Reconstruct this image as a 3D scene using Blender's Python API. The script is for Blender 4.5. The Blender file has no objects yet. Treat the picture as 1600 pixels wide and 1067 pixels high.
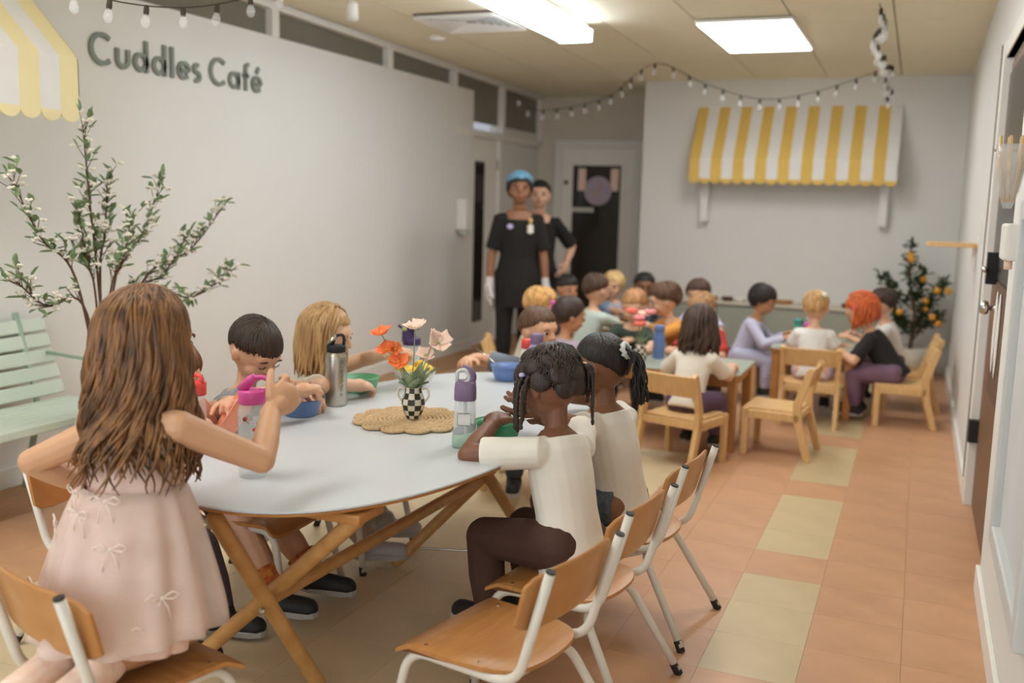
import bpy, bmesh, math, random
import numpy as np
from mathutils import Vector, Matrix, noise as mnoise
V = Vector
PI = math.pi
random.seed(7)
scene = bpy.context.scene
COL = scene.collection

# ------------------------------------------------------------------ camera
cam_d = bpy.data.cameras.new('camera')
cam = bpy.data.objects.new('camera', cam_d)
COL.objects.link(cam)
cam.matrix_world = Matrix(((0.9245, -0.0768, 0.3733, 0), (0.3803, 0.1207, -0.9170, 0), (0.0257, 0.9897, 0.1409, 1.32), (0, 0, 0, 1)))
cam_d.sensor_width = 36
cam_d.lens = 1545 / 1600 * 36
cam_d.dof.use_dof = True
cam_d.dof.focus_distance = 2.85
cam_d.dof.aperture_fstop = 1.9
cam_d.clip_start = 0.02
scene.camera = cam

# ------------------------------------------------------------------ light and exposure
scene.view_settings.view_transform = 'Standard'
scene.view_settings.look = 'None'
scene.view_settings.gamma = 1
scene.view_settings.use_curve_mapping = False
scene.view_settings.exposure = 0.0
world = bpy.data.worlds.new('world')
scene.world = world
world.use_nodes = True
world.node_tree.nodes['Background'].inputs[0].default_value = (0.85, 0.9, 1.0, 1)
world.node_tree.nodes['Background'].inputs[1].default_value = 0.5

def area(name, loc, rot, sx, sy, power, color):
    d = bpy.data.lights.new(name, 'AREA')
    d.shape = 'RECTANGLE'; d.size = sx; d.size_y = sy; d.energy = power; d.color = color
    o = bpy.data.objects.new(name, d); COL.objects.link(o)
    o.location = loc; o.rotation_euler = rot
    return o
# daylight through the window wall behind the camera
area('window_daylight', (-1.7, -1.55, 1.45), (math.radians(90), 0, 0), 3.2, 1.7, 58, (0.82, 0.94, 1.06))
LAMP_STRENGTH = 13.0

# ------------------------------------------------------------------ materials
def lin(c):
    return tuple(((x / 255) / 12.92 if x / 255 <= 0.04045 else ((x / 255 + 0.055) / 1.055) ** 2.4) for x in c)
MATS = {}
def mat(name, rgb, rough=0.5, metal=0, var=0.0, vscale=12, bump=0.0, bscale=60, stretch=(1, 1, 1), trans=0, ior=1.45, alpha=1, emit=0, sheen=0, sss=0, rgb2=None, coat=0, wave=None, ecol=(0.97, 0.98, 0.98)):
    if name in MATS: return MATS[name]
    m = bpy.data.materials.new(name); m.use_nodes = True
    nt = m.node_tree; b = nt.nodes['Principled BSDF']
    c = lin(rgb)
    b.inputs['Base Color'].default_value = (*c, 1)
    b.inputs['Roughness'].default_value = rough
    b.inputs['Metallic'].default_value = metal
    b.inputs['IOR'].default_value = ior
    if trans: b.inputs['Transmission Weight'].default_value = trans
    if alpha < 1: b.inputs['Alpha'].default_value = alpha
    if sheen: b.inputs['Sheen Weight'].default_value = sheen
    if coat: b.inputs['Coat Weight'].default_value = coat
    if sss:
        b.inputs['Subsurface Weight'].default_value = sss
        b.inputs['Subsurface Radius'].default_value = (0.012, 0.005, 0.003)
        b.inputs['Subsurface Scale'].default_value = 0.4
    if emit:
        b.inputs['Emission Color'].default_value = (*ecol, 1)
        b.inputs['Emission Strength'].default_value = emit
    if var or bump or rgb2:
        tc = nt.nodes.new('ShaderNodeTexCoord'); mp = nt.nodes.new('ShaderNodeMapping')
        mp.inputs['Scale'].default_value = stretch
        nt.links.new(tc.outputs['Object'], mp.inputs['Vector'])
    if var or rgb2:
        if wave:
            n = nt.nodes.new('ShaderNodeTexWave'); n.inputs['Scale'].default_value = vscale
            n.inputs['Distortion'].default_value = wave; n.inputs['Detail'].default_value = 3
            out = n.outputs['Fac']
        else:
            n = nt.nodes.new('ShaderNodeTexNoise'); n.inputs['Scale'].default_value = vscale; n.inputs['Detail'].default_value = 4
            out = n.outputs['Fac']
        nt.links.new(mp.outputs[0], n.inputs['Vector'])
        r = nt.nodes.new('ShaderNodeValToRGB')
        c2 = lin(rgb2) if rgb2 else tuple(x * (1 + var) for x in c)
        c1 = c if rgb2 else tuple(x * (1 - var) for x in c)
        r.color_ramp.elements[0].color = (*c1, 1); r.color_ramp.elements[1].color = (*c2, 1)
        r.color_ramp.elements[0].position = 0.3; r.color_ramp.elements[1].position = 0.7
        nt.links.new(out, r.inputs[0]); nt.links.new(r.outputs[0], b.inputs['Base Color'])
    if bump:
        n2 = nt.nodes.new('ShaderNodeTexNoise'); n2.inputs['Scale'].default_value = bscale; n2.inputs['Detail'].default_value = 3
        nt.links.new(mp.outputs[0], n2.inputs['Vector'])
        bp = nt.nodes.new('ShaderNodeBump'); bp.inputs['Strength'].default_value = bump; bp.inputs['Distance'].default_value = 0.01
        nt.links.new(n2.outputs['Fac'], bp.inputs['Height']); nt.links.new(bp.outputs[0], b.inputs['Normal'])
    MATS[name] = m
    return m

mat('wall', (224, 222, 216), 0.85, var=0.015, vscale=2, bump=0.03, bscale=150)
mat('wall_beige', (212, 203, 186), 0.85, var=0.02, vscale=2)
mat('trim', (232, 228, 219), 0.5, var=0.02)
mat('ceiling', (240, 233, 206), 0.9, var=0.02, vscale=3)
mat('grid', (196, 185, 166), 0.8, var=0.03)
mat('floor_orange', (198, 150, 112), 0.38, var=0.09, vscale=5, bump=0.02, bscale=300)
mat('floor_orange_b', (196, 148, 111), 0.38, var=0.09, vscale=7, bump=0.02, bscale=300)
mat('floor_cream', (198, 176, 134), 0.38, var=0.06, vscale=6, bump=0.02, bscale=300)
mat('floor_beige', (212, 190, 152), 0.38, var=0.06, vscale=6, bump=0.02, bscale=300)
mat('floor_wood', (166, 118, 76), 0.45, rgb2=(190, 142, 98), vscale=14, stretch=(6, 0.6, 1))
mat('grout', (184, 138, 102), 0.8, var=0.05)
mat('grass_glass', (120, 116, 104), 0.12, var=0.08, vscale=2)
mat('clear_glass', (240, 242, 242), 0.04, alpha=0.38, ior=1.5)
mat('clear_plastic', (236, 240, 240), 0.08, alpha=0.24, ior=1.45)
mat('dark_glass', (46, 41, 33), 0.08, var=0.1, vscale=3)
mat('table_white', (204, 208, 210), 0.28, var=0.008, vscale=3)
mat('ply', (178, 120, 64), 0.33, rgb2=(190, 136, 80), vscale=9, stretch=(1, 7, 1), bump=0.01)
mat('ply_edge', (214, 178, 124), 0.5, var=0.05)
mat('bamboo', (190, 138, 80), 0.42, rgb2=(208, 160, 100), vscale=20, stretch=(1, 1, 1))
mat('beech', (212, 168, 110), 0.45, rgb2=(224, 184, 128), vscale=8, stretch=(6, 6, 1))
mat('tube_white', (222, 215, 202), 0.32, var=0.02)
mat('rubber', (28, 26, 24), 0.6, var=0.1)
mat('chrome', (200, 198, 192), 0.2, metal=1, var=0.05)
mat('steel', (188, 182, 172), 0.3, metal=1, var=0.05, vscale=30, stretch=(1, 1, 8))
mat('greytop', (164, 172, 158), 0.4, var=0.03)
mat('mint', (206, 216, 200), 0.5, var=0.03, vscale=4)
mat('awning_yellow', (226, 188, 98), 0.8, var=0.03)
mat('awning_pale', (240, 226, 176), 0.8, var=0.02)
mat('awning_white', (232, 230, 226), 0.8, var=0.02)
mat('sign_green', (126, 133, 122), 0.6, var=0.03)
mat('leaf', (96, 120, 80), 0.5, rgb2=(132, 154, 108), vscale=30)
mat('leaf_dark', (46, 60, 34), 0.5, rgb2=(66, 82, 46), vscale=30)
mat('leaf_grey', (122, 140, 106), 0.6, rgb2=(150, 162, 130), vscale=60)
mat('bark', (92, 66, 46), 0.8, var=0.15, vscale=40)
mat('petal_white', (232, 224, 208), 0.6, var=0.03)
mat('petal_orange', (240, 116, 58), 0.6, rgb2=(250, 140, 84), vscale=60)
mat('petal_pink', (244, 206, 182), 0.6, rgb2=(248, 222, 204), vscale=60)
mat('lemon', (238, 196, 70), 0.45, var=0.05, bump=0.05, bscale=200)
mat('orange_fruit', (226, 160, 56), 0.5, var=0.06)
mat('bulb_glass', (244, 246, 246), 0.03, alpha=0.24, ior=1.6)
mat('cord', (62, 56, 44), 0.7, var=0.05)
mat('lamp_glow', (255, 252, 246), 0.4, emit=LAMP_STRENGTH)
mat('tube_glow', (255, 252, 246), 0.4, emit=13.5, ecol=(0.84, 0.96, 1.1))
mat('bowl_blue', (104, 130, 182), 0.4, var=0.02)
mat('bowl_green', (120, 194, 150), 0.4, var=0.02)
mat('bowl_green_b', (72, 154, 108), 0.4, var=0.02)
mat('bowl_salmon', (240, 150, 118), 0.4, var=0.02)
mat('bowl_yellow', (216, 178, 74), 0.4, var=0.02)
mat('pink', (222, 88, 164), 0.35, var=0.02)
mat('red_plastic', (226, 74, 66), 0.35, var=0.02)
mat('purple_dusty', (122, 100, 128), 0.45, var=0.02)
mat('purple_dark', (66, 46, 92), 0.45, var=0.03)
mat('lavender', (184, 174, 208), 0.4, var=0.02)
mat('teal', (72, 156, 142), 0.4, var=0.02)
mat('sage', (158, 182, 160), 0.5, var=0.02)
mat('lime', (170, 186, 110), 0.5, var=0.02)
mat('jute', (190, 156, 112), 0.9, rgb2=(214, 184, 142), vscale=120, bump=0.5, bscale=220)
mat('check_black', (44, 46, 34), 0.4, var=0.05)
mat('check_white', (226, 216, 196), 0.4, var=0.03)
mat('brown_door', (112, 84, 62), 0.5, rgb2=(126, 96, 72), vscale=10, stretch=(1, 8, 1))
mat('door_black', (24, 21, 19), 0.25, var=0.1)
mat('white_plastic', (232, 228, 220), 0.4, var=0.01)
mat('cabinet', (160, 164, 150), 0.5, var=0.02)
mat('kick', (104, 80, 62), 0.6, var=0.05)
mat('frame_blue', (204, 206, 204), 0.5, var=0.02)
mat('paper', (208, 210, 210), 0.8, var=0.03, vscale=5)
mat('badge', (176, 160, 176), 0.6, var=0.03)
mat('gold', (222, 178, 96), 0.5, var=0.03)
mat('hairnet', (92, 148, 176), 0.7, rgb2=(120, 172, 196), vscale=50, bump=0.4, bscale=80)
mat('black_cloth', (30, 27, 25), 0.85, var=0.1, vscale=8, bump=0.15, bscale=18)
mat('white_shirt', (228, 221, 208), 0.85, var=0.02, vscale=20, bump=0.25, bscale=16)
mat('tulle', (244, 220, 208), 0.8, alpha=0.4, var=0.03, vscale=30)
mat('dress_pink', (238, 203, 187), 0.8, var=0.04, vscale=14, bump=0.2, bscale=18)
mat('ribbon', (240, 222, 206), 0.7, var=0.02)
mat('denim', (66, 72, 84), 0.85, rgb2=(96, 104, 114), vscale=60, bump=0.2, bscale=50)
mat('brown_pants', (74, 50, 40), 0.85, var=0.08, vscale=10, bump=0.2, bscale=16)
mat('grey_pants', (176, 166, 150), 0.85, var=0.05, vscale=10, bump=0.4, bscale=18)
mat('shoe_black', (38, 36, 36), 0.6, var=0.2, vscale=60)
mat('shoe_sole', (176, 172, 166), 0.6, var=0.06)
mat('sock', (176, 60, 40), 0.9, rgb2=(220, 150, 60), vscale=55)
mat('eye_white', (212, 204, 196), 0.3, var=0.01)
mat('iris', (44, 28, 20), 0.2, var=0.1)
mat('lips', (176, 98, 84), 0.5, var=0.05)
mat('glove', (214, 204, 200), 0.5, var=0.03, bump=0.3, bscale=60)
mat('black_ink', (30, 28, 28), 0.6, var=0.05)
mat('pink_soft', (238, 150, 150), 0.6, var=0.03)
mat('coral', (236, 116, 96), 0.6, var=0.03)
mat('beads', (214, 148, 60), 0.4, var=0.05)
def cloth(rgb): return mat('cloth_%d_%d_%d' % rgb, rgb, 0.85, var=0.05, vscale=14, bump=0.2, bscale=16)
def skin(rgb): return mat('skin_%d_%d_%d' % rgb, rgb, 0.5, var=0.035, vscale=9, sss=0.15)
def hairmat(rgb, rgb2=None, sc=70):
    rgb2 = rgb2 or tuple(min(255, int(x * 1.5 + 6)) for x in rgb)
    return mat('hair_%d_%d_%d' % rgb, rgb, 0.48, rgb2=rgb2, vscale=sc, stretch=(1, 1, 0.14), bump=0.35, bscale=sc * 2.2)

# ------------------------------------------------------------------ mesh helpers
class B:
    def __init__(s): s.v = []; s.f = []
    def add(s, vs, fs):
        o = len(s.v); s.v += [tuple(p) for p in vs]; s.f += [tuple(i + o for i in f) for f in fs]; return s
    def box(s, lo, hi, M=None):
        x0, y0, z0 = lo; x1, y1, z1 = hi
        vs = [V(p) for p in ((x0, y0, z0), (x1, y0, z0), (x1, y1, z0), (x0, y1, z0), (x0, y0, z1), (x1, y0, z1), (x1, y1, z1), (x0, y1, z1))]
        if M is not None: vs = [M @ p for p in vs]
        return s.add(vs, [(0, 3, 2, 1), (4, 5, 6, 7), (0, 1, 5, 4), (1, 2, 6, 5), (2, 3, 7, 6), (3, 0, 4, 7)])
    def rbox(s, lo, hi, r=0.008, M=None, n=4):
        # box with rounded vertical (z) corners
        x0, y0, z0 = lo; x1, y1, z1 = hi; pts = []
        for cx, cy, a0 in ((x1 - r, y1 - r, 0), (x0 + r, y1 - r, 90), (x0 + r, y0 + r, 180), (x1 - r, y0 + r, 270)):
            for k in range(n + 1):
                a = math.radians(a0 + 90 * k / n); pts.append((cx + r * math.cos(a), cy + r * math.sin(a)))
        return s.prism(pts, z0, z1, M)
    def prism(s, pts, z0, z1, M=None):
        n = len(pts)
        vs = [V((x, y, z0)) for x, y in pts] + [V((x, y, z1)) for x, y in pts]
        if M is not None: vs = [M @ p for p in vs]
        return s.add(vs, [tuple(range(n - 1, -1, -1)), tuple(range(n, 2 * n))] + [(i, (i + 1) % n, n + (i + 1) % n, n + i) for i in range(n)])
    def rings(s, rings, cap=True, closed=False):
        n = len(rings[0]); vs = [p for r in rings for p in r]; fs = []
        m = len(rings)
        for j in range(m if closed else m - 1):
            a, b = j * n, ((j + 1) % m) * n
            for i in range(n):
                k = (i + 1) % n; fs.append((a + i, a + k, b + k, b + i))
        if cap and not closed:
            fs.append(tuple(range(n - 1, -1, -1))); fs.append(tuple(range((m - 1) * n, m * n)))
        return s.add(vs, fs)
    def tube(s, path, rad, n=8, cap=True, flat=1.0, closed=False):
        P = [V(p) for p in path]; m = len(P)
        R = rad if isinstance(rad, (list, tuple)) else [rad] * m
        u = None; rs = []
        for i in range(m):
            if closed: t = (P[(i + 1) % m] - P[i - 1])
            else: t = (P[min(i + 1, m - 1)] - P[max(i - 1, 0)])
            if t.length < 1e-9: t = V((0, 0, 1))
            t.normalize()
            if u is None:
                u = t.cross(V((0, 0, 1)))
                if u.length < 0.05: u = t.cross(V((0, 1, 0)))
            u = (u - t * u.dot(t)); u.normalize(); w = t.cross(u)
            rs.append([P[i] + (u * math.cos(2 * PI * k / n) + w * math.sin(2 * PI * k / n) * flat) * R[i] for k in range(n)])
        return s.rings(rs, cap, closed)
    def capsule(s, a, b, ra, rb, n=12):
        a, b = V(a), V(b); d = (b - a)
        if d.length < 1e-6: return s.ell(a, (ra, ra, ra))
        t = d.normalized(); path = []; rad = []
        for k in range(4):
            q = k / 4 * PI / 2; path.append(a - t * ra * math.cos(q)); rad.append(max(ra * math.sin(q), ra * 0.05))
        path += [a, b]; rad += [ra, rb]
        for k in range(3, -1, -1):
            q = k / 4 * PI / 2; path.append(b + t * rb * math.cos(q)); rad.append(max(rb * math.sin(q), rb * 0.05))
        return s.tube(path, rad, n)
    def ell(s, c, r, M=None, nu=14, nv=9):
        c = V(c); rs = []
        for j in range(1, nv):
            th = PI * j / nv; ring = []
            for i in range(nu):
                ph = 2 * PI * i / nu
                p = V((r[0] * math.sin(th) * math.cos(ph), r[1] * math.sin(th) * math.sin(ph), -r[2] * math.cos(th)))
                ring.append(c + (M @ p if M is not None else p))
            rs.append(ring)
        o = len(s.v); s.rings(rs, cap=False)
        bot = V((0, 0, -r[2])); top = V((0, 0, r[2]))
        if M is not None: bot, top = M @ bot, M @ top
        s.v += [tuple(c + bot), tuple(c + top)]; bi = len(s.v) - 2; ti = bi + 1
        L = o + (nv - 2) * nu
        s.f += [(bi, o + (i + 1) % nu, o + i) for i in range(nu)] + [(ti, L + i, L + (i + 1) % nu) for i in range(nu)]
        return s
    def lathe(s, prof, n=28, c=(0, 0, 0), cap=False):
        c = V(c)
        return s.rings([[c + V((r * math.cos(2 * PI * i / n), r * math.sin(2 * PI * i / n), z)) for i in range(n)] for r, z in prof], cap)
    def mesh(s, name, smooth=False):
        me = bpy.data.meshes.new(name); me.from_pydata(s.v, [], s.f)
        if smooth: me.polygons.foreach_set('use_smooth', [True] * len(me.polygons))
        me.update(); return me
    def obj(s, name, m, parent=None, smooth=False, bevel=0):
        return link(name, s.mesh(name, smooth), m, parent, bevel)

def link(name, me, m, parent=None, bevel=0):
    o = bpy.data.objects.new(name, me); COL.objects.link(o)
    if m is not None and not me.materials: me.materials.append(MATS[m] if isinstance(m, str) else m)
    if parent is not None: o.parent = parent
    if bevel:
        md = o.modifiers.new('bevel', 'BEVEL'); md.width = bevel; md.segments = 2; md.limit_method = 'ANGLE'
    return o
def auto(o, ang=40):
    for p in o.data.polygons: p.use_smooth = True
    o.data.set_sharp_from_angle(angle=math.radians(ang)); return o
def remesh(b, name, voxel, smooth=4, fac=0.5):
    o = bpy.data.objects.new('tmp', b.mesh('tmp')); COL.objects.link(o)
    r = o.modifiers.new('r', 'REMESH'); r.mode = 'VOXEL'; r.voxel_size = voxel; r.use_smooth_shade = True
    if smooth:
        k = o.modifiers.new('s', 'SMOOTH'); k.iterations = smooth; k.factor = fac
    dg = bpy.context.evaluated_depsgraph_get(); ev = o.evaluated_get(dg)
    me = bpy.data.meshes.new_from_object(ev); me.name = name
    old = o.data; bpy.data.objects.remove(o); bpy.data.meshes.remove(old)
    me.polygons.foreach_set('use_smooth', [True] * len(me.polygons))
    return me
def thing(name, label, cat, loc=(0, 0, 0), rz=0, group=None):
    o = bpy.data.objects.new(name, None); COL.objects.link(o); o.empty_display_size = 0.05
    o.location = loc; o.rotation_euler = (0, 0, rz); o['label'] = label; o['category'] = cat
    if group: o['group'] = group
    return o
def tag(o, label, cat, group=None):
    o['label'] = label; o['category'] = cat
    if group: o['group'] = group
    return o
def struct(o, label=None, cat=None):
    o['kind'] = 'structure'
    if label: o['label'] = label
    if cat: o['category'] = cat
    return o
def dup(root, loc, rz, label):
    r = root.copy(); COL.objects.link(r); r.location = loc; r.rotation_euler = (0, 0, rz); r['label'] = label
    for ch in list(root.children):
        c = ch.copy(); COL.objects.link(c); c.parent = r
        for g in list(ch.children):
            d = g.copy(); COL.objects.link(d); d.parent = c
    return r
def bez(p, n=12):
    # Catmull-Rom through points
    P = [V(q) for q in p]; out = []
    for i in range(len(P) - 1):
        a, b, c, d = P[max(i - 1, 0)], P[i], P[i + 1], P[min(i + 2, len(P) - 1)]
        for k in range(n):
            t = k / n
            out.append(0.5 * ((2 * b) + (c - a) * t + (2 * a - 5 * b + 4 * c - d) * t * t + (3 * b - a - 3 * c + d) * t ** 3))
    out.append(P[-1]); return out
def fillet(p, r, n=6):
    P = [V(q) for q in p]; out = [P[0]]
    for i in range(1, len(P) - 1):
        a, b, c = P[i - 1], P[i], P[i + 1]
        rr = min(r, (a - b).length * 0.48, (c - b).length * 0.48)
        s, e = b + (a - b).normalized() * rr, b + (c - b).normalized() * rr
        for k in range(n + 1):
            t = k / n; out.append((1 - t) ** 2 * s + 2 * t * (1 - t) * b + t * t * e)
    out.append(P[-1]); return out

# ------------------------------------------------------------------ the room
XL, XR, YB, YD, YN = -3.665, 0.287, 8.75, 9.69, -1.6
TILE = 0.2725
def zc(y): return 2.455 - (y - 5) * 0.017          # ceiling height
fl = struct(B().box((XL - 0.1, YN, -0.06), (XR + 0.6, YD + 0.1, -0.006)).obj('floor', 'grout'), 'vinyl tiled floor in orange, cream and beige', 'floor')
tm = {}
for key in ('floor_orange', 'floor_orange_b', 'floor_cream', 'floor_beige'):
    g = 0.0004
    tm[key] = B().box((g, g, -0.006), (TILE - g, TILE - g, 0)).mesh('floor_tile'); tm[key].materials.append(MATS[key])
X0 = -0.5 - TILE * 12; Y0 = 2.96 - 0.25 - TILE * 16
rest = {k: B() for k in tm}; cnt = 0
for i in range(-1, 16):
    for j in range(0, 46):
        x, y = X0 + i * TILE, Y0 + j * TILE
        if x > XR + 0.05 or x + TILE < -3.3 or y > YD: continue
        if i == 12: k = 'floor_cream' if (j - 16) % 4 != 3 else 'floor_orange'
        elif -2.75 < x + 0.1 < -1.09 and y < 5.0: k = 'floor_beige'
        else: k = 'floor_orange' if (i * 7 + j * 3) % 5 else 'floor_orange_b'
        show = (x > -1.7 and 1.9 < y < 8.2) or (x <= -1.7 and 2.0 < y < 3.4)
        if show and cnt < 280:
            o = link('floor_tile', tm[k], None, fl); o.location = (x, y, 0); cnt += 1
        else: rest[k].box((x + 0.0006, y + 0.0006, -0.006), (x + TILE - 0.0006, y + TILE - 0.0006, 0))
for k, b in rest.items():
    o = b.obj('floor_tile_field', k, fl); o['kind'] = 'stuff'
for i in range(3):
    x = XL + 0.12 * i
    B().box((x, YN, -0.006), (x + 0.119, YD, 0.001)).obj('floor_plank', 'floor_wood', fl)

def wall(name, b, m, label): return struct(b.obj(name, m), label, 'wall')
# left wall: board wall to transom height, then glazed band, then door bay
WT = 2.255
wl = wall('wall_left', B().box((XL - 0.12, YN, 0), (XL, 7.99, WT)).box((XL - 0.12, 8.62, 0), (XL - 0.03, YD, 2.0)).box((XL - 0.12, 7.99, 1.86), (XL - 0.05, 8.62, 1.90)), 'wall', 'off-white board wall carrying the lettering')
struct(B().box((XL, YN, 0), (XL + 0.015, 7.99, 0.09)).obj('baseboard_left', 'trim', bevel=0.003), 'white skirting board along lettered wall', 'baseboard')
posts = [0.4, 1.8, 3.3, 5.12, 6.52, 7.62, 8.66, YD - 0.03]
n = 0
for a, b_ in zip(posts[:-1], posts[1:]):
    n += 1
    w = struct(B().box((XL - 0.05, a + 0.03, WT if a < 7.6 else 2.0), (XL - 0.044, b_ - 0.03, zc(b_) - 0.02)).obj('window_%d' % n, 'grass_glass'), 'grey glass transom pane above the white wall', 'window')
    B().box((XL - 0.09, b_ - 0.035, WT if a < 6.9 else 1.9), (XL + 0.005, b_ + 0.035, zc(b_) + 0.02)).obj('window_post', 'trim', w, bevel=0.003)
    B().add(*[[(XL - 0.09, a, zc(a) - 0.04), (XL + 0.006, a, zc(a) - 0.04), (XL + 0.006, b_, zc(b_) - 0.04), (XL - 0.09, b_, zc(b_) - 0.04), (XL - 0.09, a, zc(a) + 0.01), (XL + 0.006, a, zc(a) + 0.01), (XL + 0.006, b_, zc(b_) + 0.01), (XL - 0.09, b_, zc(b_) + 0.01)], [(0, 3, 2, 1), (4, 5, 6, 7), (0, 1, 5, 4), (1, 2, 6, 5), (2, 3, 7, 6), (3, 0, 4, 7)]]).obj('window_rail', 'trim', w)
    if a > 7.5: B().box((XL - 0.09, a, 1.87), (XL + 0.004, b_, 1.93)).obj('window_sill', 'trim', w)
# door in the left wall bay
d1 = struct(thing('door_1', 'white door with narrow dark glass beside the lettered wall', 'door'))
B().box((XL - 0.07, 8.0, 0.02), (XL - 0.03, 8.60, 1.87)).obj('door_leaf', 'trim', d1, bevel=0.004)
B().box((XL - 0.035, 8.1, 0.22), (XL - 0.022, 8.3, 1.66)).obj('door_glass', 'dark_glass', d1)
B().box((XL - 0.08, 8.60, 0), (XL - 0.005, 8.66, 1.93)).obj('door_frame', 'trim', d1, bevel=0.003)
for z in (0.3, 1.6): B().box((XL - 0.03, 8.575, z), (XL - 0.012, 8.60, z + 0.09)).obj('hinge', 'steel', d1)
# far wall with the door in the recess
wb = wall('wall_back', B().box((-2.345, YB, 0), (XR + 0.6, YB + 0.1, 2.5)).box((-2.345, YB + 0.1, 0), (-2.25, YD, 2.5)), 'wall', 'plain off-white far wall behind striped awning')
wall('wall_recess', B().box((XL - 0.1, YD, 0), (-2.3, YD + 0.1, 2.5)), 'wall_beige', 'beige recessed wall holding the far door')
d2 = struct(thing('door_2', 'cream far door with tall dark glass panel and round badge', 'door'))
y = YD
B().box((-3.42, y - 0.045, 0.01), (-2.67, y - 0.004, 1.86)).obj('door_leaf', 'trim', d2, bevel=0.004)
B().box((-3.30, y - 0.052, 0.25), (-2.80, y - 0.046, 1.69)).obj('door_glass', 'dark_glass', d2)
for lo, hi in (((-3.50, y - 0.06, 0), (-3.42, y, 1.86)), ((-2.67, y - 0.06, 0), (-2.59, y, 1.86)), ((-3.50, y - 0.06, 1.86), (-2.59, y, 1.94))):
    B().box(lo, hi).obj('door_frame', 'wall', d2, bevel=0.004)
bd = B().prism([(-3.03 + 0.145 * math.cos(a * PI / 18), 1.44 + 0.145 * math.sin(a * PI / 18)) for a in range(36)], -0.002, 0.002, Matrix(((1, 0, 0, 0), (0, 0, -1, y - 0.056), (0, 1, 0, 0), (0, 0, 0, 1)))).obj('badge', 'badge', d2)
B().tube([(-3.05, y - 0.062, 1.40), (-3.02, y - 0.062, 1.45), (-2.99, y - 0.062, 1.52)], [0.022, 0.02, 0.008], 8, flat=0.3).obj('badge_motif', 'gold', bd)
for x in (-3.24, -2.9): B().box((x, y - 0.058, 1.44), (x + 0.08, y - 0.054, 1.66)).obj('sticker', 'petal_pink', d2)
for k in range(7): B().box((-3.30 + k * 0.034, y - 0.058, 1.225), (-3.30 + k * 0.034 + 0.024, y - 0.054, 1.27)).obj('sticker_letter', 'white_plastic', d2)
B().ell((-3.37, y - 0.06, 1.52), (0.022, 0.02, 0.022)).obj('door_lock', 'black_ink', d2, True)
B().tube([(-3.37, y - 0.05, 0.95), (-3.37, y - 0.1, 0.95), (-3.28, y - 0.1, 0.95)], 0.012).obj('door_handle', 'steel', d2, True)
# right wall with the dark door
DY0, DY1 = 3.735, 4.86
wr = wall('wall_right', B().box((XR, YN, 0), (XR + 0.12, DY0, 2.6)).box((XR, DY1, 0), (XR + 0.12, YB, 2.6)).box((XR, DY0, 1.98), (XR + 0.12, DY1, 2.6)), 'wall', 'white wall on the right with dark door')
struct(B().box((XR - 0.015, YN, 0), (XR, DY0, 0.09)).obj('baseboard_right', 'trim', bevel=0.003), 'white skirting board in front of dark door', 'baseboard')
struct(B().box((XR - 0.015, DY1 + 0.1, 0), (XR, YB, 0.09)).obj('baseboard_far', 'trim', bevel=0.003), 'white skirting board beyond dark door', 'baseboard')
struct(B().box((-2.34, YB - 0.015, 0), (XR, YB, 0.09)).obj('baseboard_back', 'trim', bevel=0.003), 'white skirting board under far wall', 'baseboard')
wall('wall_rear', B().box((XL - 0.1, YN - 0.12, 0), (XR + 0.6, YN, 0.55)).box((XL - 0.1, YN - 0.12, 2.35), (XR + 0.6, YN, 2.6)).box((XL - 0.1, YN - 0.12, 0.55), (XL + 0.3, YN, 2.35)).box((XR - 0.3, YN - 0.12, 0.55), (XR + 0.6, YN, 2.35)), 'wall', 'rear wall with the wide window')
d3 = struct(thing('door_3', 'dark brown door with black glass and chrome knob', 'door'))
B().box((XR + 0.022, DY0 + 0.02, 0.015), (XR + 0.06, DY1 - 0.05, 1.95)).obj('door_leaf', 'brown_door', d3)
B().box((XR + 0.012, DY0 + 0.06, 1.06), (XR + 0.023, DY1 - 0.12, 1.9)).obj('door_glass', 'door_black', d3)
B().box((XR - 0.012, DY1 - 0.03, 0), (XR + 0.03, DY1 + 0.09, 2.05)).obj('door_frame', 'trim', d3, bevel=0.003)
B().box((XR - 0.006, DY0 - 0.05, 1.98), (XR + 0.03, DY1 + 0.09, 2.05)).obj('door_frame', 'trim', d3, bevel=0.003)
B().box((XR - 0.016, DY1 + 0.09, 0.1), (XR, DY1 + 0.105, 2.05)).obj('door_seal', 'cord', d3)
for z in (0.30,): B().box((XR - 0.018, DY1 - 0.075, z), (XR + 0.03, DY1 - 0.03, z + 0.1)).obj('hinge', 'rubber', d3)
kn = B().lathe([(0.001, 0), (0.022, 0.002), (0.028, 0.016), (0.024, 0.03), (0.01, 0.034), (0.009, 0.06), (0.026, 0.062), (0.026, 0.066), (0.001, 0.067)], 18).obj('door_knob', 'chrome', d3, True)
kn.matrix_local = Matrix.Translation((XR - 0.05, 4.25, 0.955)) @ Matrix.Rotation(PI / 2, 4, 'Y')
la = B().box((XR - 0.022, 4.5, 1.03), (XR + 0.02, 4.56, 1.16)).obj('door_latch', 'rubber', d3)
B().tube([(XR - 0.03, 4.47, 1.09), (XR - 0.03, 4.56, 1.09)], 0.012).obj('latch_bolt', 'chrome', la, True)
B().box((XR + 0.008, 3.86, 0.62), (XR + 0.022, 4.35, 1.05)).obj('push_plate', 'kick', d3)
for yy in (4.02, 4.17):
    b = B().ell((XR + 0.004, yy, 0.87), (0.006, 0.045, 0.16)); b.obj('oval_sticker', 'white_plastic', d3, True)
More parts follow.
